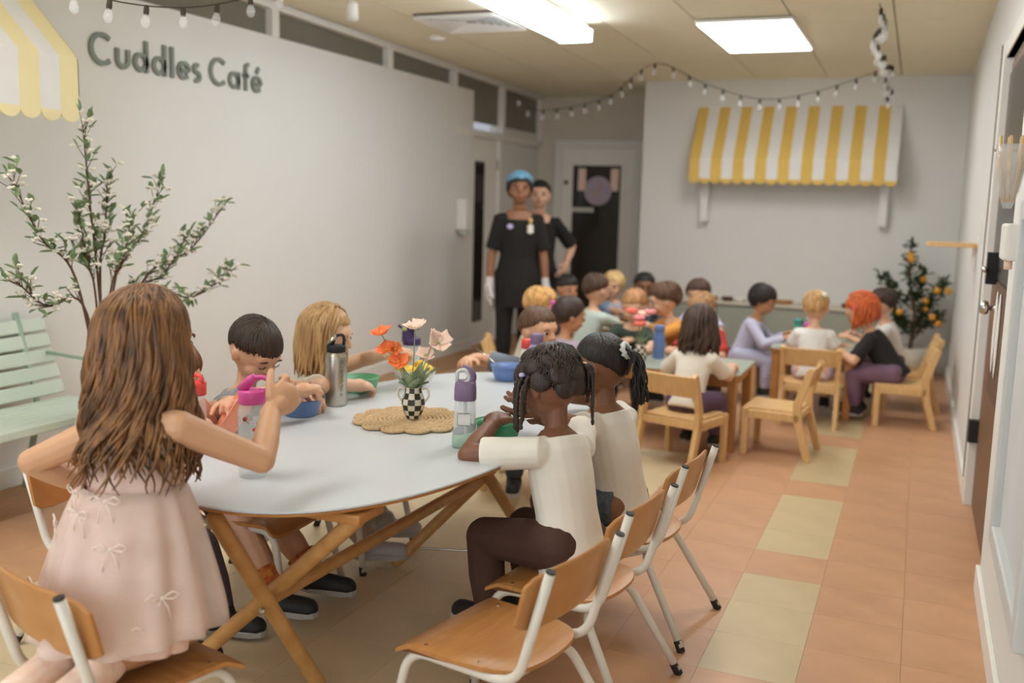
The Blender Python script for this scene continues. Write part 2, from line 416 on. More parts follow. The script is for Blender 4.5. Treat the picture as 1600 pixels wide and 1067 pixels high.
# ceiling built from panels
cl = struct(B().add([(XL - 0.1, YN, zc(YN) + 0.02), (XR + 0.6, YN, zc(YN) + 0.02), (XR + 0.6, YD + 0.1, zc(YD) + 0.02), (XL - 0.1, YD + 0.1, zc(YD) + 0.02)] + [(XL - 0.1, YN, zc(YN) + 0.08), (XR + 0.6, YN, zc(YN) + 0.08), (XR + 0.6, YD + 0.1, zc(YD) + 0.08), (XL - 0.1, YD + 0.1, zc(YD) + 0.08)], [(0, 3, 2, 1), (4, 5, 6, 7), (0, 1, 5, 4), (1, 2, 6, 5), (2, 3, 7, 6), (3, 0, 4, 7)]).obj('ceiling', 'grid'), 'cream panelled ceiling', 'ceiling')
pw, pl = 0.5675, 1.14
LIGHTS = [(4, 6.13), (4, 2.71), (4, -0.71), (1, 2.71), (1, -0.71)]
for i in range(8):
    for j in range(10):
        xa, ya = XL + 0.03 + i * pw, YN + 0.05 + j * pl
        xb, yb = min(xa + pw, XR + 0.4), min(ya + pl, YD)
        if xb - xa < 0.05 or yb - ya < 0.05: continue
        g = 0.005
        z = zc((ya + yb) / 2)
        o = B().box((xa + g, ya + g, 0), (xb - g, yb - g, 0.02)).obj('ceiling_panel', 'ceiling', cl)
        o.location = (0, 0, 0)
        for q in o.data.vertices: q.co.z += zc(q.co.y)

# ------------------------------------------------------------------ lights of the room, plus two panels added out of view
def panel_light(x, y, label):
    t = thing('ceiling_light', label, 'ceiling light', (x, y, zc(y)), 0, 'ceiling lights')
    B().box((-0.29, -0.58, -0.018), (0.29, 0.58, 0.0)).obj('frame', 'trim', t)
    B().box((-0.275, -0.565, -0.024), (0.275, 0.565, -0.017)).obj('diffuser', 'lamp_glow', t)
panel_light(-1.07, 6.72, 'bright square ceiling light panel above the far tables')
panel_light(-0.95, 4.0, 'unseen square ceiling light panel added above the empty front chair')  # out-of-view lamp added to light the oval table and left wall
panel_light(-2.3, 1.6, 'unseen square ceiling light panel added to brighten bench and awning')  # extra lamp above the frame, added to brighten bench and near awning
t = thing('tube_light', 'long white fluorescent batten hanging under the ceiling near air vent', 'ceiling light', (-2.10, 5.13, zc(6.1) - 0.085))
B().prism([(-0.11, 0.0), (-0.085, -0.035), (0.085, -0.035), (0.11, 0.0), (0.11, 0.035), (-0.11, 0.035)], -1.0, 0.95, Matrix(((1, 0, 0, 0), (0, 0, 1, 0), (0, 1, 0, 0), (0, 0, 0, 1)))).obj('diffuser', 'tube_glow', t)
B().box((-0.08, -1.0, 0.035), (0.08, 0.95, 0.07)).obj('housing', 'trim', t)
for yy in (-1.01, 0.95): B().box((-0.112, yy, -0.037), (0.112, yy + 0.012, 0.04)).obj('end_cap', 'white_plastic', t)
t = thing('air_vent', 'square louvred air vent set in the ceiling beside batten', 'air vent', (-2.72, 5.86, zc(5.86)))
B().box((-0.27, -0.27, -0.008), (0.27, 0.27, 0.0)).obj('backing', 'kick', t)
for k in range(6):
    a = 0.27 - k * 0.042
    for q in range(4):
        o = B().add([(-a, -a, -0.03 + k * 0.002), (a, -a, -0.03 + k * 0.002), (a - 0.016, -a + 0.016, -0.012), (-a + 0.016, -a + 0.016, -0.012), (-a, -a, -0.024 + k * 0.002), (a, -a, -0.024 + k * 0.002), (a - 0.016, -a + 0.016, -0.006), (-a + 0.016, -a + 0.016, -0.006)], [(0, 3, 2, 1), (4, 5, 6, 7), (0, 1, 5, 4), (1, 2, 6, 5), (2, 3, 7, 6), (3, 0, 4, 7)]).obj('slat', 'trim', t)
        o.rotation_euler.z = q * PI / 2
t = thing('spotlight', 'small white spotlight on the ceiling near glazed band', 'spotlight', (-3.1, 5.05, zc(5.05)))
B().lathe([(0.001, 0), (0.035, 0), (0.035, -0.012), (0.012, -0.014), (0.012, -0.04)], 16).obj('base', 'trim', t, True)
o = B().lathe([(0.001, 0.05), (0.03, 0.045), (0.034, 0), (0.04, -0.05), (0.03, -0.05), (0.001, -0.03)], 16).obj('head', 'trim', t, True); o.location = (0.01, 0, -0.085); o.rotation_euler = (0.5, 0.4, 0)
t = tag(B().lathe([(0.001, 0), (0.06, 0), (0.06, -0.015), (0.04, -0.03), (0.001, -0.032)], 20).obj('smoke_detector', 'trim', None, True), 'small round smoke detector on ceiling above lettered wall', 'smoke detector'); t.location = (-3.2, 6.35, zc(6.35))

# ------------------------------------------------------------------ wall lettering (stroke-built geometric sans)
def arc(cx, cy, r, a0, a1, n=22, ry=None):
    return [(cx + r * math.cos(math.radians(a0 + (a1 - a0) * k / n)), cy + (ry or r) * math.sin(math.radians(a0 + (a1 - a0) * k / n))) for k in range(n + 1)]
W = 0.14
GL = {'C': ([arc(0.44, 0.5, 0.42, 48, 312)], 0.82), 'u': ([[(0.08, 0.62)] + arc(0.29, 0.29, 0.21, 180, 360, 16) + [(0.5, 0.62)]], 0.6),
      'd': ([arc(0.29, 0.32, 0.235, 0, 360, 28), [(0.53, 0.02), (0.53, 1.0)]], 0.66), 'l': ([[(0.08, 0.02), (0.08, 1.0)]], 0.2),
      'e': ([arc(0.29, 0.32, 0.235, -42, -360, 28), [(0.06, 0.32), (0.52, 0.32)]], 0.58),
      's': ([arc(0.2, 0.46, 0.125, 50, 270, 14) + arc(0.2, 0.2, 0.135, 90, -130, 14)], 0.42),
      'a': ([arc(0.29, 0.32, 0.235, 0, 360, 28), [(0.53, 0.02), (0.53, 0.62)]], 0.66),
      'f': ([[(0.14, 0.02), (0.14, 0.78)] + arc(0.28, 0.82, 0.14, 180, 75, 8), [(0.0, 0.56), (0.32, 0.56)]], 0.34)}
GL['é'] = (GL['e'][0] + [[(0.28, 0.72), (0.42, 0.92)]], 0.58)
def stroke(b, pts, w, M):
    P = [V((x, y, 0)) for x, y in pts]; m = len(P); L = []; Rr = []
    closed = (P[0] - P[-1]).length < 1e-4
    for i in range(m):
        if closed: tq = P[(i + 1) % (m - 1)] - P[(i - 1) % (m - 1)]
        else: tq = P[min(i + 1, m - 1)] - P[max(i - 1, 0)]
        tq.normalize(); nn = V((-tq.y, tq.x, 0)) * w / 2
        L.append(P[i] + nn); Rr.append(P[i] - nn)
    rs = [[M @ (L[i]), M @ (Rr[i]), M @ (Rr[i] + V((0, 0, 0.06))), M @ (L[i] + V((0, 0, 0.06)))] for i in range(m)]
    b.rings(rs, cap=True)
sg = thing('wall_lettering', 'large grey-green wall lettering reading Cuddles Café', 'sign', (XL + 0.002, 3.66, 1.905))
xo = 0; H_ = 0.158
for ch in 'Cuddles Café':
    if ch == ' ': xo += 0.32; continue
    st, adv = GL[ch]; b = B()
    M = Matrix(((0, 0, 0.2, 0), (1, 0, 0, 0), (0, 1, 0, 0), (0, 0, 0, 1)))
    for s_ in st: stroke(b, [(x * H_ + xo * H_, yv * H_) for x, yv in s_], W * H_, M)
    b.obj('letter', 'sign_green', sg); xo += adv + 0.13
sg.scale = (1, 1.33 / (xo * H_), 1.0)

# ------------------------------------------------------------------ awnings
def awning(name, label, loc, rz, width, n, depth, drop, val, yel, flip=0):
    # local: wall at y=0, projecting to +y, width along x
    t = thing(name, label, 'awning', loc, rz)
    sw = width / n
    for i in range(n):
        x0 = i * sw; m = yel if (i + flip) % 2 == 0 else 'awning_white'
        o = B().add([(x0, 0, 0), (x0 + sw, 0, 0), (x0 + sw, depth, -drop), (x0, depth, -drop), (x0, 0, -0.008), (x0 + sw, 0, -0.008), (x0 + sw, depth - 0.006, -drop - 0.008), (x0, depth - 0.006, -drop - 0.008)],
                [(0, 1, 2, 3), (7, 6, 5, 4), (0, 4, 5, 1), (1, 5, 6, 2), (2, 6, 7, 3), (3, 7, 4, 0)]).obj('stripe', m, t)
        pts = [(x0, 0), (x0, -val + sw * 0.32)] + [(x0 + sw / 2 - sw / 2 * math.cos(a * PI / 10), -val + sw * 0.32 - sw * 0.4 * math.sin(a * PI / 10)) for a in range(1, 10)] + [(x0 + sw, -val + sw * 0.32), (x0 + sw, 0)]
        M = Matrix(((1, 0, 0, 0), (0, 0, 1, depth), (0, 1, 0, -drop), (0, 0, 0, 1)))
        v = B().prism(pts, -0.006, 0.0, M).obj('valance', m, t)
        if m == 'awning_white':
            pts = [(x0, -val + sw * 0.36)] + [(x0 + sw / 2 - sw / 2 * math.cos(a * PI / 10), -val + sw * 0.31 - sw * 0.41 * math.sin(a * PI / 10)) for a in range(0, 11)] + [(x0 + sw, -val + sw * 0.36)]
            B().prism(pts, -0.007, 0.002, M).obj('scallop_edge', yel, v)
    for x in (0.0, width - 0.004):
        B().add([(x, 0, 0), (x, depth, -drop), (x, depth, -drop - val * 0.6), (x, 0, -drop - val * 0.6), (x + 0.004, 0, 0), (x + 0.004, depth, -drop), (x + 0.004, depth, -drop - val * 0.6), (x + 0.004, 0, -drop - val * 0.6)], [(0, 1, 2, 3), (7, 6, 5, 4), (0, 4, 5, 1), (1, 5, 6, 2), (2, 6, 7, 3), (3, 7, 4, 0)]).obj('side_panel', yel if (x == 0) != bool(flip) else 'awning_white', t)
    return t
a2 = awning('striped_awning', 'yellow and white striped awning on the far wall', (-0.20, YB - 0.001, 2.165), PI, 1.66, 18, 0.30, 0.46, 0.19, 'awning_yellow', 1)
for x in (0.06, 1.52): B().box((x, 0.0, -0.98), (x + 0.07, 0.10, -0.62)).obj('bracket', 'awning_white', a2, bevel=0.004)
awning('striped_awning', 'pale yellow and white striped awning above the mint bench', (XL + 0.001, 3.12, 2.33), -PI / 2, 1.35, 14, 0.48, 0.49, 0.245, 'awning_pale')

# ------------------------------------------------------------------ string lights
def string_light(name, label, pts, nb, size=1.0, slack=None):
    t = thing(name, label, 'string lights', (0, 0, 0))
    path = bez(pts, 16); B().tube(path, 0.0028 * size, 5).obj('cord', 'cord', t, True)
    L = [0]
    for a, b in zip(path[:-1], path[1:]): L.append(L[-1] + (b - a).length)
    sock = B().lathe([(0.001, 0.004), (0.009, 0.0), (0.011, -0.02), (0.010, -0.034), (0.001, -0.034)], 8).mesh('bulb_socket', True); sock.materials.append(MATS['cord'])
    glas = B().lathe([(0.008, -0.032), (0.016, -0.05), (0.019, -0.066), (0.012, -0.082), (0.001, -0.087)], 10).mesh('bulb', True); glas.materials.append(MATS['bulb_glass'])
    for k in range(nb):
        s = (k + 0.5) / nb * L[-1]
        i = max(j for j in range(len(L)) if L[j] <= s); i = min(i, len(path) - 2)
        p = path[i].lerp(path[i + 1], (s - L[i]) / max(L[i + 1] - L[i], 1e-6))
        so = link('bulb_socket', sock, None, t); so.location = p; so.scale = (size,) * 3
        so.rotation_euler = (random.uniform(-.2, .2), random.uniform(-.2, .2), 0)
        link('bulb', glas, None, so)
    return t
STR1 = [(-2.75, 2.3, 2.06), (-2.735, 2.562, 1.975), (-2.693, 2.862, 1.955), (-2.604, 3.15, 1.99), (-2.475, 3.438, 2.10), (-2.38, 3.65, 2.24), (-2.3, 3.85, 2.44)]
string_light('string_lights', 'string of clear bulbs sagging above the wall lettering', [(x, y, z + .03) for x, y, z in STR1], 12, 0.95)
string_light('string_lights', 'string of bulbs in two swags along the far ceiling', [(-3.3, 8.0, 2.25), (-3.2, 8.15, 2.12), (-2.95, 8.1, 2.10), (-2.45, 7.95, 2.18), (-1.98, 7.62, 2.385), (-1.6, 7.75, 2.24), (-1.2, 7.85, 2.135), (-0.8, 7.9, 2.19), (-0.33, 8.0, 2.36)], 24, 1.0)
ct = [(-0.30, 5.9, 2.43)]
for k in range(10): ct.append((-0.30 + random.uniform(-.05, .05), 5.95 + k * 0.2, 2.40 - 0.005 * k + random.uniform(-.05, .0)))
for k in range(5): ct.append((-0.30 + random.uniform(-.04, .04), 7.95 + random.uniform(-.05, .05), 2.36 - .06 * k))
string_light('string_lights', 'bunched string of bulbs hanging down near the right wall', ct, 34, 1.0)

# ------------------------------------------------------------------ mint bench
bn = thing('slatted_bench', 'pale mint slatted bench against the lettered wall', 'bench', (XL + 0.32, 2.55, 0))
BL = 0.74
for k in range(5):
    z = 0.445 + k * 0.068; x = -0.175 - k * 0.024
    M = Matrix.Translation((x, 0, z)) @ Matrix.Rotation(-0.32, 4, 'Y')
    B().rbox((-0.012, -BL, -0.03), (0.014, BL, 0.031), 0.008, M).obj('back_slat', 'mint', bn, bevel=0.006)
for k in range(6):
    x = 0.19 - k * 0.062
    B().rbox((x - 0.028, -BL, 0.385 - (0.01 if k else 0.018)), (x + 0.028, BL, 0.405), 0.008).obj('seat_slat', 'mint', bn, bevel=0.006)
for yy in (-0.6, 0.6):
    B().tube(fillet([(-0.27, yy, 0.0), (-0.16, yy, 0.38), (-0.285, yy, 0.78)], 0.1), 0.014, 8, flat=1.0).obj('back_leg', 'sage', bn, True)
    B().tube(fillet([(0.2, yy, 0.0), (0.19, yy, 0.375), (-0.16, yy, 0.375)], 0.06), 0.014).obj('front_leg', 'sage', bn, True)
    B().tube(fillet([(-0.25, yy + 0.1 * (1 if yy > 0 else -1), 0.6), (0.14, yy + 0.1 * (1 if yy > 0 else -1), 0.58), (0.19, yy, 0.4)], 0.08), 0.008).obj('armrest', 'sage', bn, True)

# ------------------------------------------------------------------ blossom branches in a tall vase
def leaf_mesh(b, p, d, L, w, up=V((0, 0, 1))):
    d = d.normalized(); s = d.cross(up)
    if s.length < 0.1: s = d.cross(V((1, 0, 0)))
    s.normalize(); nrm = s.cross(d) * 0.12 * L
    b.add([p, p + d * L * .35 + s * w * .5 + nrm, p + d * L * .4, p + d * L * .35 - s * w * .5 + nrm, p + d * L * .75 + s * w * .32 + nrm, p + d * L * .75, p + d * L * .75 - s * w * .32 + nrm, p + d * L],
          [(0, 2, 1), (0, 3, 2), (1, 2, 5, 4), (2, 3, 6, 5), (4, 5, 7), (5, 6, 7)])
pt = thing('blossom_branches', 'leafy white-blossom branches in tall vase behind long-haired girl', 'plant', (-2.97, 2.98, 0))
B().lathe([(0.001, 0.002), (0.10, 0.0), (0.13, 0.15), (0.11, 0.4), (0.07, 0.55), (0.08, 0.6), (0.06, 0.6), (0.055, 0.5), (0.001, 0.45)], 24).obj('vase', 'check_white', pt, True)
tips = [((-0.08, 0.02), 1.56, 0), ((-0.05, 0.40), 1.34, 1), ((0.02, 0.72), 1.25, 1), ((-0.05, -0.34), 1.34, 1), ((0.04, -0.42), 0.99, 2), ((0.1, 0.66), 0.96, 2), ((-0.1, 0.16), 1.36, 1), ((0.05, 0.12), 1.2, 1), ((-0.04, -0.05), 1.22, 1), ((0.0, 0.5), 1.12, 1)]
for (tx, ty), tz, kk in tips:
    p0 = V((random.uniform(-.02, .02), random.uniform(-.02, .02), 0.45))
    p3 = V((tx, ty, tz)); pm = p0.lerp(p3, 0.45) + V((0, -0.16 * ty, 0.07 + 0.06 * kk))
    path = bez([p0, pm, p0.lerp(p3, 0.75) + V((0, -0.05 * ty, 0.02 * kk)), p3], 8)
    br = B().tube(path, [0.006 - 0.004 * i / len(path) for i in range(len(path))], 6)
    lf, fw = B(), B()
    for i in range(9, len(path)):
        p = path[i]; tdir = (path[i] - path[i - 1]).normalized()
        for r in range(2):
            sd = V((random.uniform(-1, 1), random.uniform(-1, 1), random.uniform(-.3, .9))).normalized()
            tw = p + (sd * 0.7 + tdir).normalized() * random.uniform(0.02, 0.075)
            br.tube([p, tw], [0.0022, 0.0012], 4)
            for q in range(random.randint(1, 2)):
                leaf_mesh(lf, tw, V((random.uniform(-1, 1), random.uniform(-1, 1), random.uniform(-.5, .8))) + tdir * .6, random.uniform(.034, .06), random.uniform(.018, .028))
            if random.random() < 0.8:
                c = tw + V((random.uniform(-.02, .02), random.uniform(-.02, .02), random.uniform(-.01, .02)))
                for q in range(4):
                    a = q * PI / 2 + random.random(); fw.ell(c + V((math.cos(a) * .008, math.sin(a) * .008, random.uniform(-.004, .006))), (.0075, .0075, .0055), None, 6, 4)
    bo = br.obj('branch', 'bark', pt, True)
    o = lf.obj('leaves', 'leaf', bo); o['kind'] = 'stuff'
    o = fw.obj('blossoms', 'petal_white', bo); o['kind'] = 'stuff'

# ------------------------------------------------------------------ orange tree in the far corner
ot = thing('orange_tree', 'dark green potted orange tree in the far right corner', 'plant', (-0.01, 8.35, 0))
B().lathe([(0.001, 0), (0.13, 0), (0.16, 0.25), (0.15, 0.26), (0.14, 0.24), (0.001, 0.22)], 20).obj('pot', 'wall_beige', ot, True)
tk = B().tube(bez([(0, 0, .2), (.02, 0, .5), (-.03, 0, .75), (-.05, 0, 1.02)], 6), [0.018 - 0.0006 * i for i in range(19)], 7); lf = B()
brs = [((-.05, 0, 1.04), .55), ((-.2, 0, .62), .4), ((.22, -.05, .78), .5), ((.12, .05, .62), .4), ((-.12, -.05, .5), .35), ((.2, 0, .52), .35), ((.05, .1, .85), .55), ((-.24, .05, .8), .55)]
fr = []
for e, z0 in brs:
    pth = bez([(0.0, 0, z0), (e[0] * .6, e[1] * .6, (z0 + e[2]) / 2), e], 7); tk.tube(pth, 0.006, 5)
    for i, p in enumerate(pth[3:]):
        for q in range(7):
            leaf_mesh(lf, p + V((random.uniform(-.03, .03), random.uniform(-.03, .03), random.uniform(-.03, .03))), V((random.uniform(-1, 1), random.uniform(-1, 1), random.uniform(-.4, 1))), random.uniform(.05, .085), .028)
    fr.append(V(e) + V((random.uniform(-.04, .04), -0.05, -0.06))); fr.append(V(e) * .75 + V((0, -.06, .14 + random.uniform(-.03, .03))))
tk.obj('trunk', 'bark', ot, True); o = lf.obj('foliage', 'leaf_dark', ot); o['kind'] = 'stuff'
for p in fr[:13]: B().ell(p, (.028, .028, .027), nu=10, nv=7).obj('orange', 'orange_fruit', ot, True)

# ------------------------------------------------------------------ right wall fittings, cabinet
t = thing('wall_shelf', 'small wooden shelf on the right wall before orange tree', 'shelf', (XR, 5.85, 1.135))
B().rbox((-0.25, -0.06, 0), (0, 0.12, 0.022), 0.01).obj('board', 'beech', t, bevel=0.002)
B().box((-0.02, 0.0, -0.12), (-0.002, 0.03, 0)).obj('bracket', 'white_plastic', t)
t = thing('light_switch', 'small white light switch above the wooden shelf', 'switch', (XR, 5.6, 1.22))
B().rbox((-0.008, -0.035, -0.055), (0, 0.035, 0.055), 0.003).obj('plate', 'white_plastic', t); B().box((-0.012, -0.01, -0.015), (-0.007, 0.01, 0.015)).obj('rocker', 'trim', t)
t = thing('framed_board', 'pale grey framed notice board on the near right wall', 'notice board', (XR, 2.75, 0.86))
for lo, hi in (((-0.03, 0.36, -0.5), (0, 0.42, 0.5)), ((-0.03, -0.42, -0.5), (0, -0.36, 0.5)), ((-0.03, -0.36, -0.5), (0, 0.36, -0.44)), ((-0.03, -0.36, 0.44), (0, 0.36, 0.5))):
    B().box(lo, hi).obj('frame_side', 'frame_blue', t, bevel=0.006)
B().box((-0.008, -0.37, -0.45), (-0.001, 0.37, 0.45)).obj('sheet', 'paper', t)
t = thing('wall_dispenser', 'white box mounted at the wall edge beside dark door', 'dispenser', (XR, 3.36, 1.235))
B().rbox((-0.055, -0.08, -0.055), (0, 0.08, 0.055), 0.015).obj('case', 'white_plastic', t, bevel=0.008); B().tube([(-0.03, 0.03, -0.055), (-0.03, 0.03, -0.085)], 0.012).obj('nozzle', 'petal_pink', t, True)
t = thing('utensil_holder', 'clear wall holder full of pale pronged sticks beside door', 'holder', (XR, 3.36, 1.335))
B().lathe([(0.012, 0.0), (0.03, 0.05), (0.042, 0.13), (0.045, 0.19), (0.043, 0.19), (0.04, 0.13), (0.027, 0.05), (0.001, 0.004)], 14, (-0.05, 0, 0)).obj('cup', 'clear_plastic', t, True)
B().tube([(-0.1, 0.04, 0.175), (0.0, 0.04, 0.175)], 0.004).obj('wire', 'chrome', t)
for k in range(7):
    a = k * 2 * PI / 7; B().tube([(-0.05 + .012 * math.cos(a), .012 * math.sin(a), 0.02), (-0.05 + .034 * math.cos(a), .034 * math.sin(a), 0.13), (-0.05 + .038 * math.cos(a), .038 * math.sin(a), 0.215)], [0.006, 0.007, 0.004], 6).obj('stick', 'ply_edge', t, True)
t = thing('soap_dispenser', 'white dispenser on the end of lettered wall', 'dispenser', (XL, 7.72, 1.06))
B().rbox((0, -0.07, 0), (0.1, 0.07, 0.26), 0.02).obj('case', 'white_plastic', t, bevel=0.01); B().box((0.02, -0.04, -0.03), (0.09, 0.04, 0)).obj('nozzle', 'frame_blue', t)
cb = None
for k in range(4):
    x = -1.95 + k * 0.40
    t = thing('low_cabinet', ['grey-green low cabinet hidden behind the crowded table', 'grey-green low cabinet left of the visible door joint', 'grey-green low cabinet behind child in lavender', 'grey-green low cabinet nearest the orange tree'][k], 'cabinet', (x, 8.38, 0), 0, 'low cabinets under far wall')
    B().box((0.002, 0.02, 0.13), (0.398, 0.34, 0.5)).obj('body', 'cabinet', t)
    B().box((0.006, 0.0, 0.135), (0.394, 0.02, 0.49)).obj('door', 'cabinet', t, bevel=0.003)
    B().box((0.002, 0.04, 0), (0.398, 0.34, 0.13)).obj('plinth', 'kick', t)
ctop = tag(B().box((-1.97, 8.36, 0.5), (-0.33, 8.73, 0.52)).obj('worktop', 'wall_beige', bevel=0.003), 'thin pale worktop over the low cabinets', 'worktop')
for k, (x, r, m) in enumerate([(-1.62, .05, 'ply'), (-1.48, .04, 'bark'), (-1.38, .045, 'white_plastic'), (-1.26, .035, 'rubber'), (-1.12, .05, 'orange_fruit'), (-1.0, .05, 'ply'), (-0.5, .04, 'bark')]):
    tag(B().lathe([(0.001, 0), (r, 0), (r * 1.25, 0.02), (r * 1.3, 0.034), (r * 1.1, 0.03), (0.001, 0.01)], 14, (x, 8.5, 0.5205)).obj('small_dish', m, None, True), ['brown dish at left on cabinet top', 'dark dish beside brown one on cabinet top', 'white dish on cabinet top', 'black dish right of white one on cabinet top', 'orange dish on cabinet top', 'tan dish nearest child in lavender on cabinet top', 'dark dish on cabinet top near orange tree'][k], 'dish', 'small dishes on the low cabinets')

# ------------------------------------------------------------------ white oval table with crossed bamboo legs
TZ, TCX, TCY, TA, TB = 0.60, -1.485, 2.80, 0.485, 1.01
def sup(a, b, n=2.4, k=96):
    out = []
    for i in range(k):
        t_ = 2 * PI * i / k; c, s = math.cos(t_), math.sin(t_)
        out.append((a * abs(c) ** (2 / n) * (1 if c >= 0 else -1), b * abs(s) ** (2 / n) * (1 if s >= 0 else -1)))
    return out
tb = thing('oval_table', 'large white oval table on crossed round wooden legs', 'table', (TCX, TCY, 0))
tp = B().rings([[V((x, y, z)) for x, y in sup(TA - i, TB - i)] for i, z in ((0.004, TZ - 0.007), (0.0, TZ - 0.005), (0.0, TZ - 0.0015), (0.0015, TZ))]).obj('tabletop', 'table_white', tb)
B().rings([[V((x, y, z)) for x, y in sup(TA - i, TB - i)] for i, z in ((0.035, TZ - 0.024), (0.004, TZ - 0.014), (0.001, TZ - 0.007))]).obj('wood_edge', 'ply', tp)
def L2(p): return V(p) - V((TCX, TCY, 0))
def dowel(name, a, b, r=0.021): return B().capsule(L2(a), L2(b), r, r, 14).obj(name, 'bamboo', tb, True)
dowel('leg', (-1.405, 2.13, 0.022), (-1.50, 1.84, 0.553))
dowel('leg', (-1.79, 2.09, 0.022), (-1.20, 1.99, 0.553))
dowel('leg', (-1.655, 3.02, 0.022), (-1.22, 3.46, 0.553))
dowel('leg', (-1.19, 3.25, 0.022), (-1.50, 3.13, 0.553))
dowel('stretcher', (-1.49, 2.04, 0.28), (-1.39, 3.20, 0.325), 0.019)
B().box((-0.36, -0.86, TZ - 0.048), (0.32, -0.74, TZ - 0.022)).obj('batten', 'ply', tb, bevel=0.006)
B().box((-0.36, 0.3, TZ - 0.048), (0.36, 0.5, TZ - 0.022)).obj('batten', 'ply', tb, bevel=0.006)
for p in ((-1.452, 1.955, 0.285),):
    o = B().lathe([(0.001, 0), (0.009, 0), (0.009, 0.004), (0.005, 0.006), (0.001, 0.006)], 12).obj('bolt', 'steel', tb, True); o.location = L2(p); o.rotation_euler = (PI / 2, 0, 0)
B().tube([L2((-1.60, 3.08, 0.06)), L2((-1.22, 3.2, 0.06))], 0.004).obj('tie_rod', 'chrome', tb)
B().tube(fillet([L2((-1.28, 2.30, 0.575)), L2((-1.32, 2.32, 0.47)), L2((-1.42, 2.36, 0.47)), L2((-1.44, 2.36, 0.575))], 0.03), 0.004).obj('wire_stay', 'chrome', tb, True)

# ------------------------------------------------------------------ tube chairs (seat faces +y in local space)
def tube_chair(label, loc, rz):
    t = thing('tube_chair', label, 'chair', loc, rz, 'plywood chairs with white tube frames')
    SZ = 0.30
    # seat
    out = [(-.165, .165), (.165, .165), (.17, .10), (.168, -.02), (.155, -.10), (.12, -.15), (.05, -.172), (-.05, -.172), (-.12, -.15), (-.155, -.10), (-.168, -.02), (-.17, .10)]
    sm = bez([(x, y, 0) for x, y in out + out[:1]], 4)[:-1]
    top = []
    rs = []
    for sc_, z in ((0.97, -.013), (1.0, -.011), (1.0, -.001), (.985, 0.0), (0.6, -0.004), (0.25, -0.006)):
        rs.append([V((p.x * sc_, p.y * sc_, SZ + z - (0.022 * max(0, p.y * sc_ - .125) / .04))) for p in sm])
    auto(B().rings(rs).obj('seat', 'ply', t), 50)
    # backrest, gently curved
    rs = []; NX = 14
    for i in range(NX + 1):
        u = -1 + 2 * i / NX; x = u * .185
        hh = .072 * (1 - 0.22 * max(0, abs(u) - .55) ** 1.2 * 4 * 0.6)
        if abs(u) > .97: hh *= .8
        yb = -.205 + 0.022 * u * u
        rs.append([V((x, yb - .013 + .02 * -1 * (q / 1) * .0 - (z_ * .24), .475 + z_ + 0.0)) for q, z_ in ((0, -hh), (0, hh))] + [V((x, yb - .002 - z_ * .24, .475 + z_)) for z_ in (hh, -hh)])
    o = B().rings(rs).obj('backrest', 'ply', t, bevel=0.004); auto(o, 50)
    for s in (-1, 1):
        pth = fillet([(s * .178, .185, 0.012), (s * .15, .135, SZ - .022), (s * .148, -.165, SZ - .022), (s * .152, -.245, .585 - .03)], .06, 8)
        sf = B().tube(pth, 0.0115, 12).obj('side_frame', 'tube_white', t, True)
        B().tube([(s * .152, -.2445, .553), (s * .152, -.2462, .559)], 0.0112, 12).obj('post_cap', 'rubber', sf)
        B().tube([(s * .178, .185, 0.0), (s * .1755, .18, 0.03)], 0.0128, 12).obj('foot_cap', 'rubber', sf)
    pth = fillet([(-.185, -.27, 0.012), (-.135, -.12, SZ - .036), (.135, -.12, SZ - .036), (.185, -.27, 0.012)], .055, 8)
    rf = B().tube(pth, 0.0115, 12).obj('rear_leg_frame', 'tube_white', t, True)
    for s in (-1, 1): B().tube([(s * .1862, -.2735, 0.0), (s * .181, -.258, 0.03)], 0.0128, 12).obj('foot_cap', 'rubber', rf)
    B().tube([(-.148, .10, SZ - .024), (.148, .10, SZ - .024)], .009, 8).obj('cross_bar', 'tube_white', t, True)
    for x, y in ((-.145, .09), (.145, .09), (-.14, -.06), (.14, -.06)):
        B().lathe([(0.005, -0.002), (0.005, 0.001), (0.001, 0.0018)], 10, (x, y, SZ - .001), True).obj('screw', 'chrome', t)
    return t
def fd(a): return math.radians(a) - PI / 2
c1 = tube_chair('empty plywood chair with white tube frame in front of white table', (-0.865, 2.06, 0), fd(168))
dup(c1, (-0.835, 2.50, 0), fd(172), 'plywood chair under the child with braided hair')
dup(c1, (-0.815, 3.0, 0), fd(174), 'plywood chair under the child with silver hair tie')
dup(c1, (-1.535, 1.60, 0), fd(76), 'scuffed plywood chair with girl in pink dress kneeling on it')
dup(c1, (-1.93, 2.62, 0), fd(2), 'plywood chair of dark-haired boy, its legs under white table')
dup(c1, (-1.90, 3.08, 0), fd(-2), 'plywood chair of blonde girl, its legs under white table')
dup(c1, (-2.10, 2.2, 0), fd(5), 'plywood chair of child mostly hidden by girl in pink')

